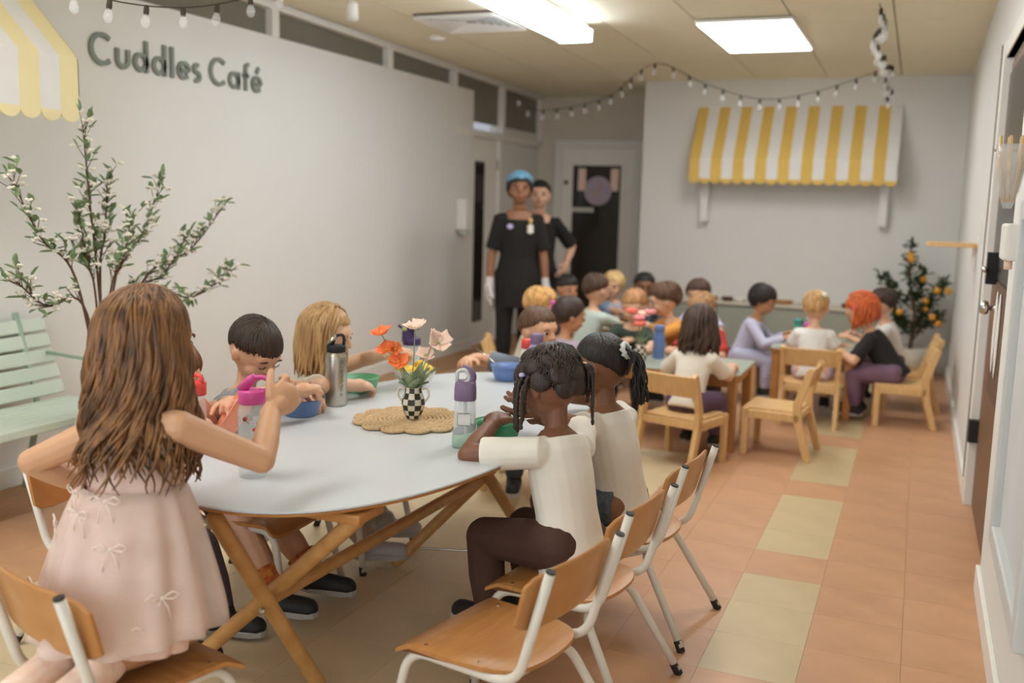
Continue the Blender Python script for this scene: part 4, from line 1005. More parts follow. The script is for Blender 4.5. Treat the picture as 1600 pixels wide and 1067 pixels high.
def person(label, pos, face, S, skn, hairc, style='short', D=CH, pz=.375, lean=10, side=0, hy=0, hp=0, hr=0, RH=None, LH=None, legs='sit', feet=None, shirt=('cloth', (200, 200, 200)), sleeve=.7, bottom=None, blen=.6,
           shoes='shoe_black', vox=.0035, group=None, curl=(.7, .7), hd=(None, None), palm=(None, None), pole=(None, None), hairfn=None, head_at=None, neckdrop=0, hem=0.0, sz=None, open_mouth=False, hgrow=1.0, lumps=None, extra=None):
    t = thing('person', label, 'person', (pos[0], pos[1], 0), fd(face), group)
    MW = Matrix.Translation((pos[0], pos[1], 0)) @ Matrix.Rotation(fd(face), 4, 'Z'); inv = MW.inverted()
    pel = V((0, 0, pz)); right = V((1, 0, 0)); hh = D['head'] * S * hgrow
    la, sa = math.radians(lean), math.radians(side)
    up = V((math.sin(sa), math.sin(la), math.cos(la) * math.cos(sa))).normalized()
    if head_at is not None:
        hl = inv @ V(head_at); up = (hl - pel).normalized()
    rt_ = (right - up * right.dot(up)).normalized()
    neck = pel + up * D['torso'] * S
    hup = (up + V((0, 0, 1.2))).normalized()
    hc = neck + hup * (D['neck'] * S + hh * .43) + V((0, .012 * S, 0))
    HM = Matrix.Rotation(-math.radians(hy), 3, 'Z') @ Matrix.Rotation(math.radians(hp), 3, 'X') @ Matrix.Rotation(math.radians(hr), 3, 'Y')
    b = B()
    b.rings(body_rings(D, S, pel, neck, rt_, 0, 0, 1, ((-.22, .05, .05), (-.12, .078, .066))))
    b.capsule(neck - up * .02 * S, hc + HM @ V((0, -.05, -.2)) * hh, .033 * S * (1 if D is CH else .95), .031 * S, 12)
    # head
    def he(c, r, M=None): b.ell(hc + HM @ (V(c) * hh), [x * hh for x in r], HM, 20, 13)
    he((0, -.045, .06), (.375, .45, .44)); he((0, .09, -.17), (.275, .30, .31)); he((0, .17, -.35), (.13, .16, .12))
    he((0, .29, .10), (.25, .13, .15)); he((.16, .23, -.16), (.13, .14, .13)); he((-.16, .23, -.16), (.13, .14, .13))
    b.capsule(hc + HM @ (V((0, .405, .03)) * hh), hc + HM @ (V((0, .445, -.10)) * hh), .03 * hh, .055 * hh, 10)
    he((.045, .40, -.11), (.035, .04, .03)); he((-.045, .40, -.11), (.035, .04, .03))
    he((0, .375, -.225), (.085, .045, .03)); he((0, .365, -.265), (.07, .045, .028))
    for s in (-1, 1):
        he((s * .375, -.03, -.06), (.035, .075, .115)); he((s * .395, -.05, -.03), (.03, .06, .08))
    # arms
    sh = {}
    dims = {}
    for s, tgt, cu, hdv, pn, pl_, i in ((1, RH, curl[0], hd[0], palm[0], pole[0], 0), (-1, LH, curl[1], hd[1], palm[1], pole[1], 1)):
        a = neck - up * .058 * S + rt_ * s * D['sh'] * S
        if tgt is None:
            w = (pel + V((s * .11, .20, .10)) * S) if legs != 'stand' else a + V((s * .055, .02, -.97 * (D['ua'] + D['fa']))) * S
            if legs == 'stand': w = a + V((s * .05 * S, .015 * S, -(D['ua'] + D['fa']) * .985 * S))
        else: w = inv @ V(tgt)
        po = V(pl_) if pl_ is not None else V((s * .6, -.5, -.8))
        if pl_ is not None: po = (inv.to_3x3() @ po)
        e, w = ik(a, w, D['ua'] * S, D['fa'] * S, po)
        b.capsule(neck - up * .05 * S, a, .04 * S, D['rua'][0] * S * 1.04, 12); b.capsule(a, e, D['rua'][0] * S, D['rua'][1] * S, 12)
        b.capsule(e, e.lerp(w, .35), D['rua'][1] * S, D['rfa'][0] * S, 12); b.capsule(e.lerp(w, .35), w, D['rfa'][0] * S, D['rfa'][1] * S, 12)
        dv = (inv.to_3x3() @ V(hdv)) if hdv is not None else (w - e)
        pnv = (inv.to_3x3() @ V(pn)) if pn is not None else (V((-s, 0, 0)) if legs == 'stand' else V((-s * .3, 0, -1)))
        hb = b if not (extra and 'gloves' in extra) else B()
        sd = 1 if dv.normalized().cross(pnv).dot(V((-s, 0, .6)) if legs != 'stand' else V((0, 1, 0))) > 0 else -1
        hand_mesh(hb, w + dv.normalized() * .004, dv, pnv, sd, S * (1 if D is CH else .95), cu)
        if hb is not b:
            hb.capsule(w - dv.normalized() * .05, w, .03, .03, 10)
            link('glove', remesh(hb, 'glove', .006, 2), 'glove', t)
        sh[s] = (a, e, w)
    # legs
    lg = {}
    for s in (1, -1):
        h = pel + rt_ * s * D['hip'] * S * 1.1 + V((0, 0, -.015 * S)); fdv = V((0, 1, 0))
        if legs == 'sit':
            if feet and feet[0 if s == 1 else 1] is not None:
                an = inv @ V(feet[0 if s == 1 else 1]); k, an = ik(h, an, D['th'] * S, D['shin'] * S, V((0, .6, 1)))
            else:
                k = h + V((s * .03, D['th'] * .985, -.02)) * S; an = k + V((0, -.02 * S, -min(D['shin'] * S, k.z - .045 * S)))
        elif legs == 'kneel':
            k = V((s * .06 * S, .09 * S, sz + .05 * S)); an = k + V((-s * .01, -D['shin'], .0)) * S; fdv = V((0, -1, -.15))
            h = pel + rt_ * s * D['hip'] * S
        else:
            k = h + V((s * .008, .012, -D['th'])) * S; an = V((h.x + s * .01, h.y, .05 * S))
        b.capsule(h, k, D['rth'][0] * S, D['rth'][1] * S, 14); b.capsule(k, k.lerp(an, .4), D['rth'][1] * .95 * S, D['rsh'][0] * S, 12); b.capsule(k.lerp(an, .4), an, D['rsh'][0] * S, D['rsh'][1] * S, 12)
        b.capsule(an, an + fdv * D['foot'] * .5 * S + V((0, 0, -.02 * S)), .03 * S, .022 * S, 10)
        lg[s] = (h, k, an, fdv)
    link('body', remesh(b, 'body', vox, 5), skin(skn), t)
    # face parts
    for s in (-1, 1):
        ec = hc + HM @ (V((s * .15, .355, .005)) * hh)
        if hp < -18:      # looking down: lids lowered, lashes show
            B().tube([ec + HM @ (V((x * .07, .045 - .02 * x * x, -.02 - .02 * (1 - x * x))) * hh) for x in (-1, -.5, 0, .5, 1)], .008 * hh, 6).obj('eyelash', 'iris', t, True)
        else:
            ew = B().ell(ec, (.062 * hh, .043 * hh, .034 * hh), HM, 12, 8).obj('eye', 'eye_white', t, True)
            B().ell(ec + HM @ (V((0, .032, 0)) * hh), (.042 * hh, .017 * hh, .034 * hh), HM, 10, 7).obj('iris', 'iris', ew, True)
        B().tube([ec + HM @ (V((x * .085, .05 - .03 * x * x * 1, .10 - .025 * x * x)) * hh) for x in (-1, -.5, 0, .5, 1)], [.008 * hh, .014 * hh, .016 * hh, .014 * hh, .007 * hh], 6).obj('eyebrow', hairmat(hairc), t, True)
    B().tube([hc + HM @ (V((x * .095, .405 - .05 * x * x, -.245)) * hh) for x in (-1, -.5, 0, .5, 1)], [.008 * hh, .02 * hh, .024 * hh, .02 * hh, .008 * hh], 8).obj('mouth', 'lips', t, True)
    # clothes
    if shirt:
        m = cloth(shirt[1]) if shirt[0] == 'cloth' else shirt[0]
        c = B(); g = .011 if D is CH else .014
        base = pel - up * (.06 * S + hem)
        c.rings(body_rings(D, S, pel, neck, rt_, g, .0, .93, tuple((-x, .092 + .012 * x, .078 + .01 * x) for x in ([.55, .42, .3, .18] if hem else [.2, .1]) )))
        for s in (1, -1):
            a, e, w = sh[s]
            c.capsule(neck - up * .06 * S, a, .044 * S + g * .3, D['rua'][0] * S * 1.04 + g * .7, 12)
            if sleeve > 0:
                if sleeve <= 1: c.tube([a - (e - a) * .1, a.lerp(e, sleeve * .5), a.lerp(e, sleeve)], [D['rua'][0] * S + g * .9, D['rua'][0] * S + g * 1.0, D['rua'][0] * S + g * 1.3], 14)
                else:
                    c.capsule(a, e, D['rua'][0] * S + g * .9, D['rua'][1] * S + g, 12); c.tube([e, e.lerp(w, .5), e.lerp(w, .95)], [D['rua'][1] * S + g, D['rfa'][0] * S + g * .8, D['rfa'][1] * S + g * .7], 12)
        so = link('shirt', remesh(c, 'shirt', max(vox, .005), 3), m, t)
    if bottom:
        m = cloth(bottom[1]) if bottom[0] == 'cloth' else bottom[0]
        c = B(); g = .008
        c.ell(pel + V((0, 0, -.01 * S)), (.094 * S + g, .078 * S + g, .075 * S))
        for s in (1, -1):
            h, k, an, _ = lg[s]
            if blen <= 1: c.tube([h - (k - h) * .12, h.lerp(k, blen * .5), h.lerp(k, blen)], [D['rth'][0] * S + g * .6, D['rth'][0] * S + g, D['rth'][0] * .9 * S + g], 14)
            else:
                c.capsule(h, k, D['rth'][0] * S + g, D['rth'][1] * S + g, 14); c.capsule(k, k.lerp(an, .5), D['rth'][1] * S + g, D['rsh'][0] * S + g, 12); c.tube([k.lerp(an, .5), k.lerp(an, .9)], [D['rsh'][0] * S + g, D['rsh'][1] * S + g * 1.6], 12)
        link('trousers' if blen > 1 else 'shorts', remesh(c, 'trousers', max(vox, .005), 3), m, t)
    if shoes:
        for s in (1, -1):
            h, k, an, fdv = lg[s]
            d = fdv.normalized(); o_ = an + V((0, 0, -.028 * S)) if legs != 'kneel' else an
            c = B(); F_ = D['foot'] * S
            z0 = an.z - .012 * S
            c.capsule(an + V((0, 0, .02 * S)), an + V((0, 0, -.01 * S)), .034 * S, .036 * S, 12); c.capsule(an - d * .022 * S + V((0, 0, -.012 * S)), an + d * F_ * .68 + V((0, 0, -.018 * S)), .036 * S, .031 * S, 12)
            so = link('shoe', remesh(c, 'shoe', max(vox, .005), 2), shoes if legs != 'kneel' else 'petal_pink', t)
            q = an + V((0, 0, -.042 * S)); sd_ = V((0, 0, 1)).cross(d).normalized()
            if legs != 'kneel':
                pts = [q + d * F_ * x + sd_ * .035 * S * y for x, y in ((-.36, -.5), (-.4, 0), (-.36, .5), (-.1, .9), (.3, .95), (.62, 1), (.85, .6), (.9, 0), (.85, -.6), (.62, -1), (.3, -.95), (-.1, -.9))]
                B().rings([[p for p in pts], [p + V((0, 0, .018 * S)) for p in pts]]).obj('sole', 'shoe_sole', so, bevel=.003)
    # hair
    if hairfn: hairfn(t, hc, HM, hh, neck, up, pel, S)
    elif style:
        hm = hairmat(hairc)
        res = (84, 48) if vox < .005 else (48, 30)
        lump, lf_ = {'curly': (.16, 7)}.get(style, (0.02, 4))
        cap = hair_cap(hc, HM, hh, style, len(label) * .37, res, lump, lf_)
        st_ = short_strands(hc, HM, hh, style, 300 if vox < .005 else 90, 3, .0040 if vox < .005 else .006, .09 if style == 'curly' else .012, .09 if style == 'curly' else .02)
        cap.add(st_.v, st_.f)
        cap.obj('hair', hm, t, True)
    info = dict(root=t, hc=hc, HM=HM, hh=hh, neck=neck, pel=pel, up=up, rt=rt_, sh=sh, lg=lg, MW=MW, inv=inv)
    return info

# ---- girl in the pink dress (foreground, kneeling on her chair)
SK1 = (206, 158, 122)
def long_hair(col, col2, n, length, wave, r=.0065, flare=.1, seed=3, az=(62, 298), front=True, bodyr=.1):
    def fn(t, hc, HM, hh, neck, up, pel, S):
        hm = hairmat(col, col2, 46)
        cap = hair_cap(hc, HM, hh, 'long', seed, (84, 48), .01, 4)
        def body(p):
            u = max(0, min(1, (p - pel).dot(up) / max((neck - pel).length, 1e-3)))
            c = pel + up * u * (neck - pel).length
            return V((c.x, c.y, p.z)), bodyr * S * (1 - .45 * max(0, (u - .55) / .45))
        st = strands(hc, HM, hh, n, length, seed, wave, r, az, body, flare=flare)
        st2 = strands(hc, HM, hh, n // 2, length * .82, seed + 9, wave * .6, r * 1.1, (95, 265), body, flare=flare * .5, push=1.02)
        cap.add(st.v, st.f); cap.add(st2.v, st2.f)
        cap.obj('hair', hm, t, True)
    return fn
g1 = person('girl with long wavy brown hair in sheer pink dress kneeling on chair', (-1.54, 1.60), 88, 1.12, SK1, (70, 44, 24), None, pz=.545, head_at=(-1.60, 1.74, .96), hy=22, hp=-8,
            RH=(-1.425, 1.965, .80), LH=(-1.80, 1.78, .60), legs='kneel', sz=.30, shirt=None, shoes='petal_pink', vox=.0033, curl=(.75, .5), hd=((.25, .75, .5), None), palm=((-.9, .35, -.2), None), pole=((.6, -.25, -.62), (-.9, -.4, -.2)),
            hairfn=long_hair((62, 38, 20), (150, 104, 60), 270, .30, .021, .0046, .16, 5, (55, 305), True, .108))
t = g1['root']; S = 1.12
bo = B(); bo.rings(body_rings(CH, S, g1['pel'], g1['neck'], g1['rt'], .009, .2, .82))
link('bodice', remesh(bo, 'bodice', .005, 3), 'dress_pink', t)
for s in (-1, 1):
    n_ = g1['neck']; a = n_ + g1['rt'] * s * .062 * S
    B().tube(bez([a - g1['up'] * .08 + V((0, -.075 * S, 0)), a + V((0, -.02, .0)), a + V((0, .03, -.005)), a - g1['up'] * .07 + V((0, .075 * S, 0))], 6), .005, 8, flat=.5).obj('strap', 'dress_pink', t, True)
def skirt(name, m, z0, z1, r0, r1, pleats, amp, seed, parent, c0, c1, th=.0):
    rs = []; N = 160
    for j in range(13):
        u = j / 12; z = z0 + (z1 - z0) * u; r = r0 + (r1 - r0) * (u ** .75); c = V(c0).lerp(V(c1), u); ring = []
        for i in range(N):
            a = 2 * PI * i / N
            w = amp * u ** .6 * (math.sin(a * pleats + seed + .8 * math.sin(a * 3 + u)) * .6 + .4 * math.sin(a * pleats * .53 + 2 * seed)) + .012 * u * mnoise.noise(V((math.cos(a) * 2, math.sin(a) * 2, u * 2 + seed)))
            ring.append(V((c.x + (r + w) * math.cos(a) * 1.08, c.y + (r + w) * math.sin(a), z + .01 * u * math.sin(a * 2 + seed))))
        rs.append(ring)
    o = B().rings(rs, cap=False).obj(name, m, parent, True); md = o.modifiers.new('sol', 'SOLIDIFY'); md.thickness = .0012
    return o
wz = .685; wc = g1['pel'].lerp(g1['neck'], .38)
sk = skirt('skirt', 'dress_pink', wz, .40, .098, .15, 14, .010, 1.0, t, (wc.x, wc.y, 0), (0, -.01, 0))
ov = skirt('tulle_overskirt', 'tulle', wz + .004, .395, .102, .195, 12, .016, 2.2, t, (wc.x, wc.y, 0), (.01, -.01, 0))
skirt('under_tier', 'dress_pink', .42, .355, .128, .135, 12, .006, 4.0, t, (0, 0, 0), (0, -.02, 0))
def bow(p, ax, nrm, sc, parent):
    p = V(p); r = V(ax).normalized(); n_ = V(nrm).normalized(); d = V((0, 0, -1)); b = B()
    for s in (-1, 1):
        b.tube([p, p + (r * s * .022 + V((0, 0, .012)) + n_ * .004) * sc, p + (r * s * .036 + V((0, 0, .004)) + n_ * .004) * sc, p + (r * s * .024 + V((0, 0, -.006))) * sc, p], .0016 * sc, 6)
        b.tube([p, p + (r * s * .012 + d * .022 + n_ * .003) * sc, p + (r * s * .018 + d * .05) * sc], .0016 * sc, 6)
    b.ell(p, (.004 * sc,) * 3, nu=8, nv=6); b.obj('bow', 'ribbon', parent, True)
for a, z, r in ((-80, .47, .2), (-50, .44, .2), (-120, .5, .19), (-100, .43, .19), (-60, .60, .155), (-95, .655, .125), (-130, .62, .14), (-30, .5, .19), (-65, .42, .195), (-70, .685, .11), (-115, .69, .11)):
    a = math.radians(a); n_ = V((math.cos(a), math.sin(a), .2)); bow((r * 1.09 * math.cos(a) + wc.x * .4, r * math.sin(a) * 1.02 + wc.y * .4, z), (-math.sin(a), math.cos(a), 0), n_, .95, t)

# ---- girl with braided hair (foreground right)
def braids(t, hc, HM, hh, neck, up, pel, S):
    hm = hairmat((34, 24, 18), (62, 46, 36), 90)
    b = hair_cap(hc, HM, hh, 'tight', 2.3, (110, 64), .035, 5, .06)
    cc = V((0, -.045, .06)) * hh; rnd = random.Random(4)
    def srf(az, el, k=1.05):
        a, e = math.radians(az), math.radians(el)
        return hc + HM @ (cc + V((math.sin(a) * math.cos(e) * .385, math.cos(a) * math.cos(e) * .465, math.sin(e) * .455)) * hh * k)
    # puffed sections between partings
    for az, el in [(az, el) for el, azs in ((62, (0, 70, 140, 215, 290)), (30, (-65, -100, -140, 180, 140, 100, 65, -25, 25)), (-2, (-108, -145, 180, 145, 108)), (-26, (-150, 180, 150))) for az in azs]:
        p = srf(az, el, 1.02); M = (p - hc).to_track_quat('Z', 'Y').to_matrix()
        b.ell(p, (.165 * hh, .165 * hh, .075 * hh), M, 14, 9)
    ss = short_strands(hc, HM, hh, 'tight', 420, 6, .0036, .16, .12); b.add(ss.v, ss.f)
    ho = b.obj('hair', hm, t, True)
    def br(p0, d0, L, r=.0065):
        pts = []; p = V(p0); d = V(d0).normalized(); m = 22
        for i in range(m):
            pts.append(p.copy()); d = (d + V((0, 0, -.45)) + V((rnd.uniform(-.08, .08), rnd.uniform(-.08, .08), 0))).normalized(); p = p + d * L / m
        o = B().tube(pts, [r * (1 + .28 * math.sin(i * 2.6)) * (1 - .25 * i / m) for i in range(m)], 8).obj('braid', hm, ho, True)
    root = HM
    for az, el, L in ((-78, 12, .17), (-86, 4, .15), (-72, 6, .145), (-92, 10, .12), (-66, 14, .16), (-84, -4, .11)):
        p = srf(az, el, 1.1); br(p, root @ V((-.9, .5, -.1)), L)
    q = srf(-76, 16, 1.12); B().ell(q, (.011, .011, .009)).obj('hair_tie', 'lavender', ho, True)
    q2 = srf(150, 5, 1.16); B().ell(q2, (.011, .011, .009)).obj('hair_tie', 'beads', ho, True)
    for k in range(9):
        br(q2 + V((rnd.uniform(-.012, .012), rnd.uniform(-.012, .012), 0)), root @ V((.5 + rnd.uniform(-.4, .4), -.8, rnd.uniform(-.2, .3))), (.09, .11, .13, .2, .1, .12, .08, .1, .15)[k], .0058)
SK2 = (124, 82, 58)
person('child with braided black hair in white shirt holding green bowl', (-0.845, 2.55), 162, 1.05, SK2, (34, 24, 18), pz=.385, head_at=(-.95, 2.625, .80), hy=2, hp=-24, RH=(-1.06, 2.78, .67), LH=(-1.115, 2.61, .672),
       shirt=('white_shirt', 0), sleeve=.78, bottom=('brown_pants', 0), blen=2, vox=.0033, hem=.05, hd=((-.3, -.2, .7), (-.25, .95, .15)), palm=((-.8, .2, .2), (.1, .3, -.9)), pole=((.2, 1, -.05), (.8, -.8, -.30)), curl=(1.1, .55), hairfn=braids, shoes='shoe_black', group='children at the oval table')

# ---- girl with pulled back hair and hair tie
def pony(col, tie, curls=True):
    def fn(t, hc, HM, hh, neck, up, pel, S):
        hm = hairmat(col)
        b = hair_cap(hc, HM, hh, 'tight', 1.2, (90, 52), .006, 4, .05)
        rnd = random.Random(2)
        p = hc + HM @ (V((-.12, -.52, .22)) * hh)
        for k in range(34):
            d = HM @ V((rnd.uniform(-.5, .7), -1, rnd.uniform(-.3, .3))); pts = [p.copy()]; q = p.copy(); d.normalize()
            for i in range(14):
                d = (d + V((rnd.uniform(-.12, .12), rnd.uniform(-.12, .12), -.38))).normalized(); q = q + d * .0135 * hh / .2; pts.append(q + V((math.sin(i * 1.1 + k), math.cos(i * 1.1 + k), 0)) * .004)
            b.tube(pts, [.006 - .0003 * i for i in range(15)], 5)
        for s in (1,):
            for k in range(3):
                q = hc + HM @ (V((.36, .12 - .05 * k, -.02)) * hh); pts = []
                for i in range(18): pts.append(q + V((.008 * math.sin(i * .9 + k), .008 * math.cos(i * .9 + k), -.008 * i)))
                b.tube(pts, .0018, 5)
        ho = b.obj('hair', hm, t, True)
        M = (HM @ V((-.1, -1, .2))).to_track_quat('Z', 'Y').to_matrix(); ring = [p + M @ V((.021 * math.cos(a * PI / 12), .021 * math.sin(a * PI / 12), .004 * math.sin(a * 2.1))) for a in range(24)]
        B().tube(ring, [.008 + .002 * math.sin(i * 2.4) for i in range(24)], 8, closed=True).obj('hair_tie', tie, ho, True)
    return fn
person('child with sleek black hair and silver hair tie in white shirt', (-0.835, 3.02), 165, 1.05, (132, 90, 64), (24, 19, 17), pz=.37, head_at=(-.945, 3.06, .83), hy=-12, hp=-10, RH=(-1.15, 3.15, .67), LH=(-1.09, 2.88, .70),
       shirt=('white_shirt', 0), sleeve=.25, bottom=('denim', 0), blen=.7, vox=.0036, hairfn=pony((22, 17, 15), 'frame_blue'), hd=(None, (-.5, .1, .8)), palm=(None, (-.3, .9, 0)), pole=((.2, 1, .0), (.2, -1, .0)), curl=(.8, 1.0), group='children at the oval table', hem=.03)

# ---- boy with short dark hair (left side)
SK3 = (212, 164, 132)
b1_ = person('boy with short dark hair leaning over blue bowl', (-2.10, 2.60), 8, 1.04, SK3, (40, 28, 20), 'fringe', pz=.395, head_at=(-1.99, 2.67, .80), hy=18, hp=-34, RH=(-1.80, 2.62, .70), LH=(-1.87, 2.80, .64),
       shirt=('cloth', (150, 152, 158)), sleeve=.6, bottom=('cloth', (70, 66, 66)), blen=.55, vox=.0036, feet=((-1.72, 2.42, .055), (-1.74, 2.66, .055)), curl=(1.35, .6), hd=((.45, .75, .05), None), palm=((.1, -.1, -1), None), pole=((-.1, -1, .1), (-.2, 1, .1)), shoes='shoe_black', group='children at the oval table')
for s in (1, -1):
    h_, k_, an_, _f = b1_['lg'][s]
    B().tube([an_.lerp(k_, .02), an_.lerp(k_, .15), an_.lerp(k_, .3), an_.lerp(k_, .42)], [.041, .041, .045, .050], 14).obj('sock', 'sock', b1_['root'], True)
# ---- blonde girl reaching
person('blonde girl reaching across the table behind steel bottle', (-2.12, 3.07), 28, 1.04, (222, 180, 150), (150, 112, 70), None, pz=.40, head_at=(-2.0, 3.09, .765), hy=14, hp=-12, RH=(-1.83, 3.02, .65), LH=(-1.83, 3.25, .735),
       shirt=('cloth', (206, 196, 180)), sleeve=.5, bottom=('grey_pants', 0), blen=2, vox=.0036, pole=((-.2, -1, .15), (-.2, 1, .0)), curl=(.6, .8), hd=(None, (.6, .75, .05)), palm=(None, (.2, -.4, -.8)), group='children at the oval table',
       hairfn=long_hair((138, 100, 60), (206, 168, 116), 90, .17, .007, .0062, .12, 8, (60, 300), True, .09), feet=((-1.72, 2.98, .055), (-1.74, 3.18, .055)), shoes='shoe_sole')
# ---- half hidden child
person('half-hidden child with brown hair behind girl in pink dress', (-2.14, 2.24), 12, 1.02, (220, 170, 138), (92, 60, 36), 'bob', pz=.375, head_at=(-2.03, 2.345, .81), hy=20, hp=-14, RH=(-1.90, 2.22, .66), LH=(-1.905, 2.42, .685),
       shirt=('cloth', (226, 150, 120)), sleeve=.7, bottom=('cloth', (90, 84, 90)), blen=2, vox=.004, pole=((-.1, -1, .1), (-.1, 1, .1)), curl=(.8, 1.0), group='children at the oval table', feet=((-1.85, 2.1, .055), (-1.85, 2.3, .055)))
# ---- boy at the far end
person('boy with short brown hair at far end of white table', (-1.56, 4.17), -72, 1.0, (214, 164, 130), (72, 50, 34), 'short', pz=.35, head_at=(-1.53, 4.08, .735), hy=-48, hp=-6, RH=(-1.79, 3.90, .62), LH=(-1.40, 3.80, .63),
       shirt=('cloth', (120, 128, 140)), sleeve=.7, bottom=('cloth', (70, 72, 80)), blen=2, vox=.004, group='children at the oval table', curl=(.6, .6), pole=((-1, .2, .1), (1, .2, .1)))

# ---- children at the far tables
def kid(label, pos, face, hc, skn, hairc, style, shirtc, S=.92, hy=0, hp=-8, pants=(90, 80, 84), RH=None, LH=None, fn=None, sleeve=.8, blen=2, pz=.325, **k):
    x, y, z = hc
    return person(label, pos, face, S, skn, hairc, style, pz=pz, head_at=(x, y, z), hy=hy, hp=hp, RH=RH, LH=LH, shirt=('cloth', shirtc), sleeve=sleeve, bottom=('cloth', pants), blen=blen, vox=.0065, hairfn=fn, group='children at the far tables', shoes='shoe_black', hgrow=1.1, **k)
FA, MI, DK = (226, 178, 146), (196, 142, 104), (134, 92, 66)
kid('child with tousled blonde curls behind boy with brown hair', (-2.17, 5.52), 20, (-2.06, 5.55, .69), FA, (168, 128, 78), 'curly', (214, 206, 192), hy=-10, RH=(-1.95, 5.35, .46), LH=(-1.95, 5.65, .46))
def bowfn(col, bowm):
    def fn(t, hc, HM, hh, neck, up, pel, S):
        ho = hair_cap(hc, HM, hh, 'bob', 3.3, (56, 36), .02, 4).obj('hair', hairmat(col), t, True)
        p = hc + HM @ (V((-.2, -.45, .22)) * hh); b = B()
        for s in (-1, 1):
            b.ell(p + HM @ (V((s * .12, -.03, .03)) * hh), (.12 * hh, .05 * hh, .085 * hh), HM); b.ell(p + HM @ (V((s * .07, -.03, -.14)) * hh), (.05 * hh, .03 * hh, .12 * hh), HM)
        b.obj('hair_bow', bowm, ho, True)
    return fn
kid('dark-haired child with pink hair bow', (-1.82, 5.08), 65, (-1.76, 5.17, .675), MI, (40, 26, 20), None, (172, 158, 170), hy=30, fn=bowfn((40, 26, 20), 'pink'), RH=(-1.62, 5.32, .46), LH=(-1.9, 5.34, .46), S=.92)
kid('child with black bowl-cut hair near staff women', (-2.48, 7.0), -20, (-2.36, 6.88, .71), MI, (26, 21, 18), 'fringe', (90, 96, 110), hy=20, RH=(-2.2, 6.85, .46), LH=(-2.2, 7.05, .46))
kid('brown-haired child in pale green shirt seen from behind', (-2.08, 6.42), 70, (-2.02, 6.5, .71), FA, (62, 44, 32), 'short', (196, 208, 196), hy=15, RH=(-1.85, 6.75, .46), LH=(-2.15, 6.8, .46), S=.98)
kid('light blond child behind pale green shirt', (-2.18, 7.46), -88, (-2.15, 7.32, .73), FA, (176, 142, 96), 'bob', (150, 170, 196), RH=(-1.9, 7.1, .5), LH=(-2.15, 7.12, .46))
kid('blond child in dark green shirt facing camera behind flowers', (-1.66, 6.08), -82, (-1.60, 5.94, .69), FA, (140, 100, 64), 'fringe', (62, 74, 62), RH=(-1.72, 5.74, .47), LH=(-1.45, 5.74, .47), hp=-14)
kid('black-haired boy in patterned top near the far door', (-1.90, 7.46), -100, (-1.918, 7.32, .775), DK, (24, 19, 17), 'short', (88, 94, 112), hy=-30, RH=(-2.0, 7.15, .47), LH=(-1.7, 7.15, .47))
kid('curly brown-haired child in orange top', (-1.36, 6.36), 205, (-1.51, 6.24, .70), FA, (78, 54, 38), 'curly', (228, 160, 74), hp=-16, RH=(-1.66, 6.12, .5), LH=(-1.66, 5.9, .47), S=.96, pz=.34)
kid('brunette child with bob hair facing camera in lavender top', (-1.38, 7.0), -95, (-1.42, 6.9, .73), FA, (58, 38, 28), 'bob', (206, 200, 220), RH=(-1.5, 6.7, .5), LH=(-1.25, 6.7, .5))
kid('blond child in red seen above long dark hair', (-1.14, 6.10), -95, (-1.20, 5.97, .67), FA, (134, 100, 66), 'fringe', (190, 60, 50), RH=(-1.33, 5.78, .46), LH=(-1.1, 5.78, .46), hp=-25)
kid('child with long dark hair in white shirt on beech chair', (-1.055, 5.03), 76, (-1.03, 5.14, .64), FA, (48, 34, 26), None, (226, 216, 200), hy=-5, hp=-8, fn=long_hair((44, 30, 22), (84, 62, 46), 70, .16, .012, .008, .2, 12, (60, 300), True, .1), RH=(-.88, 5.33, .455), LH=(-1.2, 5.35, .46), pants=(96, 72, 96), pz=.325, S=.92)
kid('dark-haired child in lavender dress at small table', (-1.07, 6.82), -6, (-.94, 6.83, .685), MI, (30, 24, 21), 'bob', (196, 194, 216), hp=-22, RH=(-.78, 6.72, .46), LH=(-.80, 6.92, .46), sleeve=1.5, pants=(190, 188, 210))
def bun(col, tie):
    def fn(t, hc, HM, hh, neck, up, pel, S):
        b = hair_cap(hc, HM, hh, 'short', 2.2, (56, 36), .02, 5, .06)
        ss = short_strands(hc, HM, hh, 'short', 110, 4, .005, .02, .03); b.add(ss.v, ss.f)
        for s in (-1, 1): b.ell(hc + HM @ (V((s * .12, -.48, .0)) * hh), (.11 * hh, .10 * hh, .2 * hh), HM)
        ho = b.obj('hair', hairmat(col), t, True)
        B().ell(hc + HM @ (V((.22, -.3, .38)) * hh), (.13 * hh, .08 * hh, .1 * hh), HM).obj('hair_bow', tie, ho, True)
    return fn
kid('blonde child with tied hair and white top seen from behind', (-0.565, 6.37), 91, (-.57, 6.45, .655), FA, (156, 122, 78), None, (230, 226, 220), fn=bun((150, 116, 74), 'petal_white'), RH=(-.46, 6.6, .46), LH=(-.68, 6.6, .46), pants=(206, 184, 206), sleeve=.5, blen=.8)
def redpony(t, hc, HM, hh, neck, up, pel, S):
    b = hair_cap(hc, HM, hh, 'long', 4.2, (56, 36), .03, 5, .07)
    st = strands(hc, HM, hh, 40, .13, 6, .01, .007, (110, 290), None, flare=.05); b.add(st.v, st.f)
    ho = b.obj('hair', hairmat((150, 70, 30), (196, 108, 54)), t, True)
    for s in (-1, 1): B().ell(hc + HM @ (V((s * .36, .1, .2)) * hh), (.06 * hh, .06 * hh, .06 * hh), HM).obj('hair_tie', 'pink', ho, True)
kid('red-haired child in black shirt bending over small table', (-0.09, 6.58), 176, (-.315, 6.62, .645), FA, (150, 70, 30), None, (34, 31, 30), fn=redpony, hp=-34, RH=(-.45, 6.72, .46), LH=(-.44, 6.5, .46), pants=(120, 92, 110), S=1.0)
